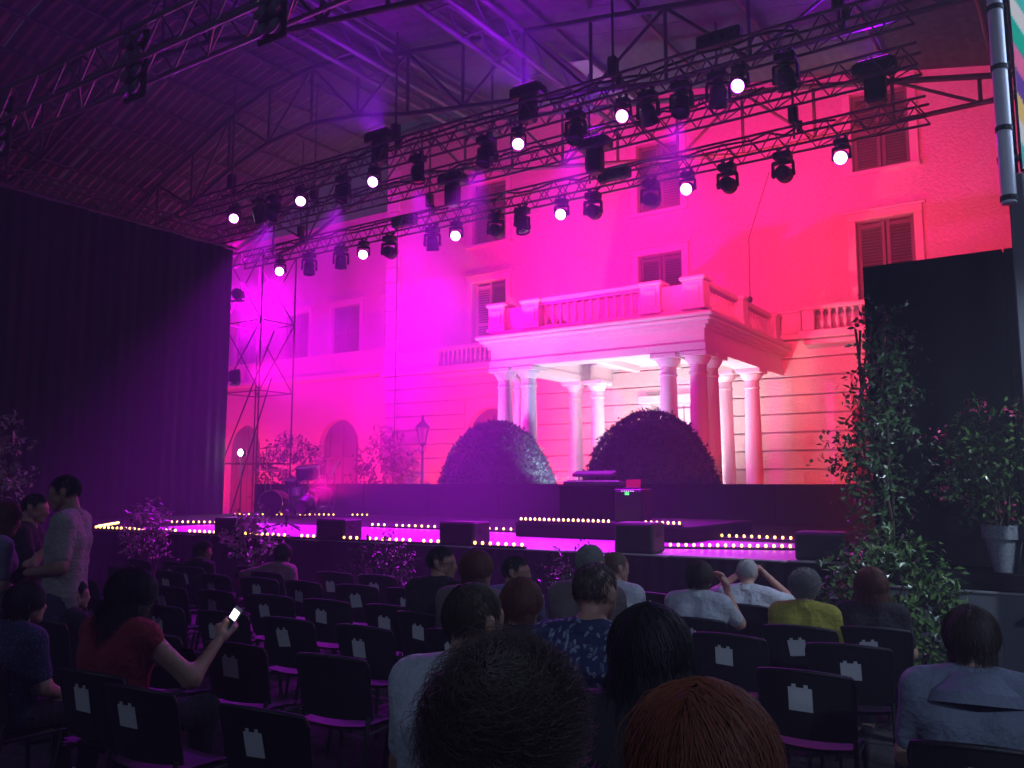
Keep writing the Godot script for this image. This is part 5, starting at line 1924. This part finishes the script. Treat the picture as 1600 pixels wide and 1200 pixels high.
# Poses are joints in metres for a sitter whose crown is 1.25 high (a standing pose: 1.75), facing -z, the feet on y = 0.
func pose(called: String) -> Dictionary:
	var j := {"pelvis": Vector3(0, 0.54, 0.06), "waist": Vector3(0, 0.68, 0.09), "chest": Vector3(0, 0.86, 0.075), "neck": Vector3(0, 1.015, 0.045), "head": Vector3(0, 1.135, 0.0),
		"sh": [Vector3(-0.175, 0.955, 0.06), Vector3(0.175, 0.955, 0.06)], "el": [Vector3(-0.235, 0.70, 0.02), Vector3(0.235, 0.70, 0.02)], "wr": [Vector3(-0.12, 0.60, -0.20), Vector3(0.12, 0.60, -0.20)],
		"hip": [Vector3(-0.09, 0.53, 0.03), Vector3(0.09, 0.53, 0.03)], "kn": [Vector3(-0.12, 0.50, -0.40), Vector3(0.12, 0.50, -0.40)], "an": [Vector3(-0.12, 0.09, -0.36), Vector3(0.12, 0.09, -0.36)],
		"to": [Vector3(-0.14, 0.03, -0.52), Vector3(0.14, 0.03, -0.52)], "curl": [0.6, 0.6], "turn": 0.0, "nod": 0.0}
	match called:
		"camera_up":
			j.el = [Vector3(-0.33, 0.93, -0.12), Vector3(0.37, 0.90, -0.10)]
			j.wr = [Vector3(-0.125, 1.10, -0.20), Vector3(0.125, 1.10, -0.20)]
			j.curl = [0.9, 0.9]
		"hand_at_face":
			j.el = [Vector3(-0.24, 0.72, -0.02), Vector3(0.24, 0.80, -0.16)]
			j.wr = [Vector3(-0.12, 0.60, -0.22), Vector3(0.165, 1.02, -0.16)]
			j.curl = [0.6, 0.5]
		"phone_right":
			j.el = [Vector3(-0.22, 0.72, 0.0), Vector3(0.33, 0.74, -0.10)]
			j.wr = [Vector3(-0.02, 0.78, -0.24), Vector3(0.31, 0.90, -0.30)]
			j.curl = [0.8, 0.9]
			j.nod = -0.2
		"arm_out_left":
			j.el = [Vector3(-0.40, 0.90, 0.12), Vector3(0.235, 0.70, 0.02)]
			j.wr = [Vector3(-0.63, 0.875, 0.05), Vector3(0.12, 0.60, -0.20)]
			j.curl = [0.3, 0.6]
			j.turn = -0.25
		"clapping":
			j.el = [Vector3(-0.24, 0.74, -0.10), Vector3(0.26, 0.76, -0.12)]
			j.wr = [Vector3(0.02, 0.93, -0.30), Vector3(0.10, 0.93, -0.30)]
			j.curl = [0.15, 0.15]
		"look_right":
			j.turn = 1.25
		"look_left":
			j.turn = -0.7
		"standing":
			j = {"pelvis": Vector3(0, 0.96, 0.02), "waist": Vector3(0, 1.12, 0.02), "chest": Vector3(0, 1.31, 0.03), "neck": Vector3(0, 1.49, 0.03), "head": Vector3(0, 1.63, -0.01),
				"sh": [Vector3(-0.185, 1.43, 0.04), Vector3(0.185, 1.43, 0.04)], "el": [Vector3(-0.25, 1.14, 0.06), Vector3(0.25, 1.14, 0.05)], "wr": [Vector3(-0.11, 1.10, -0.19), Vector3(0.12, 1.06, -0.20)],
				"hip": [Vector3(-0.09, 0.93, 0.01), Vector3(0.09, 0.93, 0.01)], "kn": [Vector3(-0.11, 0.50, -0.02), Vector3(0.11, 0.50, 0.0)], "an": [Vector3(-0.12, 0.09, 0.03), Vector3(0.12, 0.09, 0.05)],
				"to": [Vector3(-0.14, 0.03, -0.13), Vector3(0.14, 0.03, -0.11)], "curl": [0.8, 0.7], "turn": 0.0, "nod": -0.15}
		"standing_drinking":
			j = pose("standing")
			j.el = [Vector3(-0.24, 1.15, -0.02), Vector3(0.27, 1.18, -0.08)]
			j.wr = [Vector3(-0.12, 1.06, -0.2), Vector3(0.14, 1.40, -0.24)]
	return j


func torso_bones(j: Dictionary, g: float) -> Array:
	var b := []
	for s in [-1.0, 1.0]:
		b.append([j.pelvis + Vector3(s * 0.075, 0, 0), j.waist + Vector3(s * 0.065, 0, 0), 0.112 + g, 0.098 + g])
		b.append([j.waist + Vector3(s * 0.065, 0, 0), j.chest + Vector3(s * 0.08, 0, 0), 0.098 + g, 0.108 + g])
		b.append([j.chest + Vector3(s * 0.08, 0.0, 0), j.chest.lerp(j.neck, 0.55) + Vector3(s * 0.075, 0, 0), 0.106 + g, 0.075 + g])
		var sh: Vector3 = j.sh[0 if s < 0 else 1]
		b.append([j.neck + Vector3(s * 0.03, -0.02, 0.01), sh, 0.05 + g, 0.058 + g])
	return b


func arm_bones(j: Dictionary, g: float, to: float, i: int) -> Array:
	var s: Vector3 = j.sh[i]
	var e: Vector3 = j.el[i]
	var w: Vector3 = j.wr[i]
	if to <= 1.0:
		return [[s, s.lerp(e, to), 0.055 + g, 0.046 + g]]
	return [[s, e, 0.055 + g, 0.043 + g], [e, e.lerp(w, to - 1.0), 0.042 + g, lerpf(0.042, 0.028, to - 1.0) + g]]


func leg_bones(j: Dictionary, g: float, to: float, i: int) -> Array:
	var b := [[j.hip[i], j.kn[i], 0.092 + g, 0.062 + g]]
	b.append([j.kn[i], j.kn[i].lerp(j.an[i], to), 0.062 + g, lerpf(0.062, 0.04, to) + g])
	return b


func body_mesh(called: String, turn: float) -> ArrayMesh:
	var key := "body_%s_%.2f" % [called, turn]
	if not cache.has(key):
		var j := pose(called)
		var b := torso_bones(j, 0.0)
		for i in 2:
			b.append_array(arm_bones(j, 0.0, 2.0, i))
			b.append_array(leg_bones(j, 0.0, 1.0, i))
			b.append([j.an[i], j.to[i], 0.04, 0.03])
		b.append([j.neck + Vector3(0, -0.05, 0.0), j.head + Vector3(0, -0.075, 0.03), 0.058, 0.05])
		var m := MB.new()
		m.add(nets(b, 0.02, 60.0))
		m.add(head_arrays(), Transform3D(head_basis(j, turn), j.head))
		for i in 2:
			m.add(hand_arrays(j.curl[i]), hand_xf(j, i))
		cache[key] = m.mesh()
	return cache[key]


func head_basis(j: Dictionary, turn: float) -> Basis:
	return Basis.from_euler(Vector3(j.nod, -(j.turn + turn), 0))


func hand_xf(j: Dictionary, i: int) -> Transform3D:
	var f: Vector3 = (j.wr[i] - j.el[i]).normalized()
	var z := -f
	var x := Vector3.UP.cross(z)
	if x.length() < 0.3:
		x = Vector3.RIGHT
	x = x.normalized()
	var y := z.cross(x)
	# thumbs turn inwards and up
	var bs := Basis(x, y, z)
	if i == 0:
		bs = Basis(-x, y, z)
	return Transform3D(bs.rotated(f, 0.9 if i == 1 else -0.9), j.wr[i] + f * 0.012)


func cloth_mesh(called: String, which: String) -> ArrayMesh:
	var key := called + which
	if not cache.has(key):
		var j := pose(called)
		var b := []
		var m := MB.new()
		match which:
			"short", "long", "sleeveless":
				b = torso_bones(j, 0.013)
				for i in 2:
					b.append_array(arm_bones(j, 0.015, {"short": 0.75, "long": 1.92, "sleeveless": 0.12}[which], i))
				if called.begins_with("standing"):
					b.append([j.pelvis + Vector3(-0.06, -0.06, 0), j.pelvis + Vector3(0.06, -0.06, 0), 0.12, 0.12])
			"trousers":
				for i in 2:
					b.append_array(leg_bones(j, 0.013, 0.93, i))
				b.append([j.pelvis + Vector3(-0.07, -0.01, 0), j.pelvis + Vector3(0.07, -0.01, 0), 0.122, 0.122])
		m.add(nets(b, 0.02 if which == "trousers" else 0.017, 60.0))
		if which != "trousers":
			# a collar or neckline band
			var o: Vector3 = j.neck + Vector3(0, 0.012, 0.004)
			m.lathe([Vector2(0.085, -0.035), Vector2(0.070, 0.0), Vector2(0.068, 0.012), Vector2(0.063, 0.012), Vector2(0.064, -0.02)], 20, Transform3D(Basis.from_euler(Vector3(-0.25, 0, 0)), o))
		cache[key] = m.mesh()
	return cache[key]


# hair: a close cap under many thin locks. how = {n, len, fall, curl, puff, low, seg, width}
func hair_mesh(how: Dictionary) -> ArrayMesh:
	var key := "hair" + str(how)
	if cache.has(key):
		return cache[key]
	var r := RandomNumberGenerator.new()
	r.seed = hash(key)
	var b := MB.new()
	b.use_color = true
	var rad := Vector3(0.083, 0.092, 0.101) + Vector3.ONE * (how.puff as float) * 0.55
	var o := Vector3(0, 0.032, 0.006)
	# cap: an ellipsoid with the face left open, roughened
	var rings := 14
	var sides := 26
	var grid := []
	for i in rings + 1:
		var line := []
		for s in sides + 1:
			var t := TAU * (s % sides) / sides
			var back := 0.5 + 0.5 * cos(t)
			var lowest := lerpf(0.95, how.low, smoothstep(0.15, 0.6, back))
			var u := lowest * i / rings
			var d := Vector3(sin(u) * sin(t), cos(u), sin(u) * cos(t))
			var wob := 1.0 + 0.035 * sin(t * 9.0 + i * 1.3) + 0.03 * sin(i * 2.1 + t * 4.0) * (how.curl as float)
			line.append(o + d * (rad - Vector3.ONE * (0.004 if how.puff < 0.005 else 0.012)) * wob)
		grid.append(line)
	for i in rings:
		for s in sides:
			b.quad(grid[i + 1][s], grid[i + 1][s + 1], grid[i][s + 1], grid[i][s])
	for k in how.n:
		var t := r.randf() * TAU
		var back := 0.5 + 0.5 * cos(t)
		var lowest := lerpf(1.0, how.low, smoothstep(0.15, 0.6, back))
		var u := acos(1.0 - (1.0 - cos(minf(lowest, PI))) * r.randf())
		var n := Vector3(sin(u) * sin(t), cos(u), sin(u) * cos(t))
		var p := o + n * rad * r.randf_range(0.96, 1.04)
		# combed away from the whorl at the back of the crown, parted over the brow
		var whorl := Vector3(0, 0.86, 0.5)
		var comb := (n * n.dot(whorl) - whorl)
		if how.has("part"):
			# parted along the middle, then falling down the back and the sides
			comb = Vector3(signf(n.x) * 1.0, -0.45, 0.3).lerp(Vector3(signf(n.x) * 0.25, -1.0, 0.0), smoothstep(-0.3, 0.7, n.z))
		elif n.z < -0.25:
			comb += Vector3(signf(n.x) * 1.2, 0, 0.15)
		comb = (comb - n * comb.dot(n)).normalized()
		var swirl := comb.cross(n)
		var dir := (comb + swirl * r.randf_range(-0.3, 0.3) + n * r.randf_range(0.0, 0.1)).normalized()
		var len: float = how.len * r.randf_range(0.6, 1.15)
		# natural variety: every lock has its own random tone, whatever its place on the head; the smoothstep above only steers the comb
		var tone := r.randf_range(0.55, 1.5)
		b.tint = Color(tone, tone * r.randf_range(0.93, 1.03), tone * r.randf_range(0.88, 1.03))
		var stray := 2.2 if r.randf() < 0.03 and n.z > 0.0 else 1.0
		var seg: int = how.seg
		var ph := r.randf() * TAU
		var w: float = how.width * r.randf_range(0.6, 1.3)
		var sa := dir.cross(n).normalized()
		var prev := []
		for i in seg + 1:
			var f := float(i) / seg
			var ww := w * (1.0 - 0.75 * f)
			var ring := [p + sa * ww, p - sa * ww * 0.5 + n * ww * 0.8, p - sa * ww * 0.5 - n * ww * 0.8]
			if i > 0:
				for q in 3:
					var e := (q + 1) % 3
					b.quad(prev[q], prev[e], ring[e], ring[q])
			prev = ring
			dir = (dir + Vector3.DOWN * (how.fall as float) / seg + (swirl * cos(ph + f * 9.0) + n * sin(ph + f * 9.0)) * (how.curl as float) * 0.8).normalized()
			p += dir * len / seg
			# locks lie on the head and the shoulders, neither inside them nor standing off
			var away := (p - o) / rad
			var far := away.length()
			var most: float = 1.0 + how.loft * (0.12 + 0.88 * f) * r.randf_range(0.7, 1.2) * stray
			if p.y > -0.06:
				p = o + away / far * clampf(far, 1.0, most) * rad
			elif far < 1.0:
				p = o + away / far * rad
			if p.y < -0.17 and absf(p.x) < 0.2:
				p.z = maxf(p.z, 0.075)
	cache[key] = b.mesh()
	return cache[key]


const HAIR := {
	"short": {"n": 2200, "len": 0.04, "fall": 1.0, "curl": 0.35, "puff": 0.0, "loft": 0.13, "low": 2.05, "seg": 3, "width": 0.0016},
	"thin": {"n": 800, "len": 0.028, "fall": 1.0, "curl": 0.15, "puff": 0.0, "loft": 0.05, "low": 2.0, "seg": 2, "width": 0.0018},
	"bob": {"part": 1, "n": 2400, "len": 0.17, "fall": 2.2, "curl": 0.3, "puff": 0.01, "loft": 0.2, "low": 2.0, "seg": 6, "width": 0.0019},
	"wavy": {"n": 1700, "len": 0.10, "fall": 0.6, "curl": 1.5, "puff": 0.02, "loft": 0.45, "low": 2.2, "seg": 5, "width": 0.003},
	"curly": {"n": 7500, "len": 0.30, "fall": 1.2, "curl": 1.3, "puff": 0.085, "loft": 0.5, "low": 2.4, "seg": 9, "width": 0.0014},
	"full": {"part": 1, "n": 8000, "len": 0.36, "fall": 1.6, "curl": 0.28, "puff": 0.05, "loft": 0.3, "low": 2.1, "seg": 8, "width": 0.0013},
	"long": {"part": 1, "n": 3600, "len": 0.36, "fall": 2.4, "curl": 0.45, "puff": 0.03, "loft": 0.3, "low": 2.0, "seg": 8, "width": 0.0020},
}


func person(label: String, at: Vector3, crown: float, turn: float, ps: String, head_turn: float, skin: String, hair: String, hair_mat: String, top: String, sleeves: String, legs := "cloth_black") -> Node3D:
	var t := thing("person", label, "person", at, turn, "")
	var j := pose(ps)
	var grow: float = crown / (j.head.y + 0.117)
	t.scale = Vector3.ONE * clampf(grow, 0.85, 1.12)
	part(t, "body", body_mesh(ps, head_turn), M[skin])
	part(t, "shirt", cloth_mesh(ps, sleeves), M[top])
	part(t, "trousers", cloth_mesh(ps, "trousers"), M[legs])
	part(t, "hair", hair_mesh(HAIR[hair]), M[hair_mat], Transform3D(head_basis(j, head_turn), j.head))
	for i in 2:
		var f := MB.new()
		f.add(nets([[j.an[i] + Vector3(0, -0.03, 0.03), j.to[i] + Vector3(0, 0.005, 0), 0.045, 0.038]], 0.02, 60.0))
		part(t, "shoe", f.mesh(), M.rubber)
	return t


func strap(t: Node3D, a: Vector3, b: Vector3, m: Material) -> void:
	var ribbon := MB.new()
	var prev: Vector3
	for i in 11:
		var f := i / 10.0
		var p := a.lerp(b, f) + Vector3(0, 0, 0.02 * sin(f * PI))
		if i > 0:
			ribbon.quad(prev + Vector3(-0.008, -0.012, 0), p + Vector3(-0.008, -0.012, 0), p + Vector3(0.008, 0.012, 0), prev + Vector3(0.008, 0.012, 0))
		prev = p
	part(t, "bag_strap", ribbon.mesh(), m)


func build_people() -> Array:
	var seats := []
	var face := 0.085
	# [label, crown pixel x, y, row, pose, head turn, skin, hair, hair colour, top, sleeves]
	var list := [
		["person with a mop of big curly brown hair sitting in the row ahead", 788, 1058, -1.05, "sit", 0.0, "skin", "curly", "hair_ash", "cloth_taupe", "short"],
		["person with smooth full red hair sitting beside the curly-haired one", 1098, 1094, -1.05, "sit", 0.1, "skin", "full", "hair_red", "cloth_olive", "short"],
		["person with cropped dark hair in a crumpled white shirt", 740, 914, -0.4, "sit", 0.15, "skin_tan", "short", "hair_brown", "cloth_white", "short"],
		["person with long dark wavy hair beside the white-shirted one", 1015, 956, -0.55 + 0.1, "sit", 0.0, "skin", "long", "hair_black", "cloth_black", "short"],
		["person with thinning grey-brown hair in a navy shirt printed with pale leaves", 930, 882, 1.0, "sit", 0.0, "skin_tan", "thin", "hair_brown", "cloth_leafy", "short"],
		["person with dark auburn bobbed hair beside the leaf-printed shirt", 815, 906, 1.3, "sit", 0.1, "skin", "bob", "hair_auburn", "cloth_black", "short"],
		["person with brown bobbed hair two seats from the man with glasses", 745, 862, 2.6, "sit", 0.3, "skin", "bob", "hair_auburn", "cloth_taupe", "short"],
		["person in black with glasses, head turned in profile", 690, 855, 3.2, "look_right", 0.0, "skin_tan", "short", "hair_black", "cloth_black", "short"],
		["person with dark hair and pale blue shirt looking sideways in profile", 806, 870, 3.4, "look_right", 0.0, "skin_tan", "short", "hair_black", "cloth_blue", "short"],
		["person with short grey hair in a taupe top, in front of the leaf-printed shirt", 922, 853, 3.0, "sit", 0.0, "skin", "short", "hair_grey", "cloth_taupe", "short"],
		["person with sandy hair and white shirt leaning beside the grey-haired one", 962, 864, 4.0, "sit", 0.5, "skin", "short", "hair_sandy", "cloth_white", "short"],
		["person with a dark bob and white top, one hand raised to the face", 1093, 878, 4.0, "hand_at_face", 0.2, "skin", "bob", "hair_brown", "cloth_white", "short"],
		["white-haired person in a white tee taking a picture with both arms raised", 1167, 874, 5.0, "camera_up", 0.0, "skin", "short", "hair_white", "cloth_white", "short"],
		["person with grey curly hair in a yellow top with a bag strap", 1257, 893, 4.0, "sit", 0.2, "skin", "wavy", "hair_grey", "cloth_yellow", "short"],
		["person with long reddish hair in black before the green bush", 1360, 891, 4.2, "sit", -0.2, "skin", "long", "hair_auburn", "cloth_black", "short"],
		["person with brown hair and a grey-blue shawl collar top at the row end", 1515, 950, 1.3, "sit", 0.0, "skin", "bob", "hair_brown", "cloth_grey_blue", "short"],
		["person with long black hair in a red top looking at a phone", 208, 894, 0.1, "phone_right", 0.25, "skin", "long", "hair_black", "cloth_red", "sleeveless"],
		["person with black hair in a navy blouse flecked with white", 42, 912, 0.0, "sit", 0.15, "skin", "bob", "hair_black", "cloth_flecked", "short"],
		["person with short grey hair and pale blue shirt at the row end", 28, 861, 2.0, "sit", 0.3, "skin", "short", "hair_grey", "cloth_blue", "short"],
		["person in black by the pale bouquets, face turned sideways", 318, 848, 5.0, "look_right", -0.2, "skin", "wavy", "hair_brown", "cloth_black", "short"],
		["person in pink with one arm stretched along the chair backs", 443, 851, 5.0, "arm_out_left", 0.2, "skin", "bob", "hair_brown", "cloth_pink", "long"],
		["person in black clapping hands beside the navy blouse", 118, 928, 1.4, "clapping", 0.2, "skin", "short", "hair_black", "cloth_black", "long"],
	]
	for a in list:
		var p := on_row(a[1], a[2], a[3] - 0.42 if a[3] > 0.5 else a[3])
		if a[3] < -0.5:
			p = on_z(a[1], a[2], -1.58)
		var at := Vector3(p.x, 0, p.z)
		var ps: String = a[4]
		var t := person(a[0], at, p.y, face + rng.randf_range(-0.06, 0.06), ps, a[5], a[6], a[7], a[8], a[9], a[10])
		seats.append(at)
		var j := pose(ps)
		if a[0].contains("bag strap") or a[0].contains("both arms"):
			strap(t, Vector3(-0.13, 0.74, 0.205), Vector3(0.1, 0.985, 0.135), M.rubber)
		if a[0].contains("glasses"):
			var g := MB.new()
			for s in [-1.0, 1.0]:
				var o := Vector3(s * 0.032, 0.004, -0.092)
				for i in 12:
					var t0 := TAU * i / 12
					var t1 := TAU * (i + 1) / 12
					g.tube(o + Vector3(cos(t0) * 0.024, sin(t0) * 0.018, 0), o + Vector3(cos(t1) * 0.024, sin(t1) * 0.018, 0), 0.0025, 0.0025, 5, false)
				g.tube(o + Vector3(s * 0.024, 0.004, 0), Vector3(s * 0.08, 0.006, 0.01), 0.0022, 0.0022, 5, false)
			g.tube(Vector3(-0.009, 0.006, -0.094), Vector3(0.009, 0.006, -0.094), 0.0025, 0.0025, 5, false)
			part(t, "glasses", g.mesh(), M.iron, Transform3D(head_basis(j, 0.0), j.head))
		if a[0].contains("shawl"):
			var sh := MB.new()
			sh.lathe([Vector2(0.175, -0.11), Vector2(0.16, -0.07), Vector2(0.12, -0.035), Vector2(0.095, -0.005), Vector2(0.082, 0.0), Vector2(0.078, -0.02)], 26, Transform3D(Basis.from_euler(Vector3(-0.22, 0, 0)), j.neck + Vector3(0, 0.012, 0.02)))
			part(t, "shawl_collar", sh.mesh(), M.cloth_grey_blue)
		if ps == "phone_right":
			var w: Vector3 = j.wr[1]
			var ph := thing("phone", "phone with a bright white screen held by the red-topped person", "phone", t.transform * (w + Vector3(0.005, 0.085, -0.075)), t.rotation.y)
			var bs := Basis.from_euler(Vector3(-0.45, -0.15, -0.32))
			var c := MB.new()
			c.cbox(Vector3.ZERO, Vector3(0.072, 0.145, 0.009), 0.003, bs)
			part(ph, "case", c.mesh(), M.ivory)
			var sc := MB.new()
			sc.box(bs * Vector3(0, 0.03, 0.0056), Vector3(0.062, 0.05, 0.001), bs)
			part(ph, "screen_light", sc.mesh(), M.indicator)
			var sd := MB.new()
			sd.box(bs * Vector3(0, -0.032, 0.0056), Vector3(0.062, 0.066, 0.001), bs)
			part(ph, "screen_picture", sd.mesh(), M.lens_dark)
		if ps == "camera_up":
			var ph := thing("phone", "dark phone held up before the white-haired person's face", "phone", t.transform * Vector3(0, 1.16, -0.29), t.rotation.y)
			var c := MB.new()
			c.cbox(Vector3.ZERO, Vector3(0.15, 0.075, 0.009), 0.003)
			part(ph, "case", c.mesh(), M.fixture)
			var sc := MB.new()
			sc.box(Vector3(0, 0, 0.0055), Vector3(0.13, 0.062, 0.001))
			part(ph, "screen_glass", sc.mesh(), M.lens_dark)
	# people standing in the aisle at the left
	var s1 := Vector3(on_z(103, 800, -3.35).x, 0, -3.35)
	person("standing person in a loose pale shirt and jeans facing the aisle", s1, 1.80, 2.35, "standing", 0.1, "skin_tan", "short", "hair_black", "cloth_sand", "short", "cloth_denim")
	var s2 := Vector3(on_z(52, 800, -3.6).x, 0, -3.6)
	var dk := person("standing person in black holding a cup up to the face", s2, 1.66, -0.75, "standing_drinking", 0.0, "skin", "short", "hair_black", "cloth_black", "short", "cloth_black")
	var cup := thing("paper_cup", "small dark cup in the hand of the standing person in black", "cup", dk.transform * Vector3(0.135, 1.46, -0.31), 0.0)
	var cm := MB.new()
	cm.lathe([Vector2(0, 0), Vector2(0.026, 0), Vector2(0.036, 0.09), Vector2(0.033, 0.09), Vector2(0.025, 0.01)], 16)
	part(cup, "cup_wall", cm.mesh(), M.cloth_denim)
	var s3 := Vector3(on_z(6, 800, -3.1).x, 0, -3.1)
	person("standing person with auburn hair and a pale pink blouse at the aisle", s3, 1.60, -0.2, "standing", 0.3, "skin", "long", "hair_auburn", "cloth_grey_blue", "short", "cloth_denim")
	return seats


# ---------------------------------------------------------------- the scene
func _ready() -> void:
	rng.seed = 20240611
	# camera
	var cam := Camera3D.new()
	cam.name = "camera"
	cam.fov = rad_to_deg(2.0 * atan(600.0 / FOCAL))
	cam.near = 0.05
	cam.far = 400.0
	cam.position = CAM
	cam.rotation_degrees = Vector3(PITCH, YAW, 0)
	add_child(cam)
	cam.current = true
	fw = -cam.basis.z
	rt = cam.basis.x
	up = cam.basis.y
	# night sky, a breath of blue
	var env := Environment.new()
	env.background_mode = Environment.BG_SKY
	var sky := Sky.new()
	var ps := ProceduralSkyMaterial.new()
	ps.sky_top_color = lin(0.010, 0.014, 0.035)
	ps.sky_horizon_color = lin(0.035, 0.045, 0.085)
	ps.ground_bottom_color = lin(0.004, 0.004, 0.006)
	ps.ground_horizon_color = lin(0.01, 0.01, 0.016)
	sky.sky_material = ps
	env.sky = sky
	env.background_energy_multiplier = 1.0
	env.tonemap_mode = Environment.TONE_MAPPER_LINEAR
	env.tonemap_exposure = 1.0
	env.sdfgi_enabled = true
	env.ssao_enabled = true
	env.ssil_enabled = true
	env.fog_enabled = true
	env.fog_mode = Environment.FOG_MODE_EXPONENTIAL
	env.fog_density = 0.0105
	env.volumetric_fog_enabled = true
	env.volumetric_fog_density = 0.0
	env.fog_light_color = Color(0.95, 0.93, 1.0)
	var we := WorldEnvironment.new()
	we.name = "world_environment"
	we.environment = env
	add_child(we)
	# the moon, hardly felt under the stage lights
	var moon := DirectionalLight3D.new()
	moon.name = "moon"
	moon.light_color = Color(0.75, 0.83, 1.0)
	moon.light_energy = 0.02
	moon.light_angular_distance = 0.5
	moon.shadow_enabled = true
	moon.rotation_degrees = Vector3(-38, -150, 0)
	add_child(moon)

	var ut := MB.new()
	ut.tube(Vector3.ZERO, Vector3.UP, 1.0, 1.0, 8, true)
	unit_tube = ut.mesh()
	var ub := MB.new()
	ub.box(Vector3.ZERO, Vector3.ONE)
	unit_box = ub.mesh()
	make_materials()

	# setting
	var g := MB.new()
	g.quad(Vector3(-90, 0, 60), Vector3(70, 0, 60), Vector3(70, 0, -90), Vector3(-90, 0, -90))
	structure("ground", g.mesh(), M.ground)
	build_palace()
	street_lamp(Vector3(on_z(660, 700, -20.0).x, 0, -20.0), "iron street lamp with a hooded lantern beside the violet-hazed hedge")
	street_lamp(Vector3(-3.9, 0, -20.0), "iron street lamp behind the black side panel")
	build_roof()
	build_stage()
	build_rig()
	build_screen()
	# things
	build_band()
	build_plants()
	haze_bank("drifting stage smoke before the palace wing", Vector3(-18.0, 5.2, -18.5), Vector3(9, 8, 6), 0.035)
	haze_bank("drifting stage smoke over the left hedge", Vector3(-10.8, 3.0, -12.9), Vector3(8, 5.5, 4.4), 0.045)
	haze_bank("thin smoke hanging under the stage roof", Vector3(-10.5, 9.9, -10.0), Vector3(20, 3.4, 13), 0.045)
	var dp := thing("hanging_lantern", "small lantern on a long cord hanging at the palace corner", "lantern", Vector3(-21.2, 2.35, -23.7))
	bar(dp, "cord", Vector3(0, 0.3, 0), Vector3(0, 9.0, 0), 0.018, M.iron)
	var dl := MB.new()
	dl.lathe([Vector2(0.0, -0.2), Vector2(0.13, -0.16), Vector2(0.16, 0.1), Vector2(0.06, 0.22), Vector2(0.03, 0.32), Vector2(0.0, 0.33)], 6)
	part(dp, "lantern_body", dl.mesh(), M.iron)
	var hc := thing("hanging_cable", "thin cable with a weight hanging before the palace wall", "cable", Vector3.ZERO)
	bar(hc, "cable", on_z(1202, 268, -19.0), on_z(1170, 372, -19.0), 0.012, M.fixture_grey)
	bar(hc, "cable", on_z(1170, 372, -19.0), on_z(1172, 462, -19.0), 0.012, M.fixture_grey)
	var hw := MB.new()
	hw.ball(on_z(1172, 468, -19.0), Vector3(0.06, 0.08, 0.06), 8, 10)
	part(hc, "weight", hw.mesh(), M.fixture)
	var seats := build_people()
	build_chairs(seats)
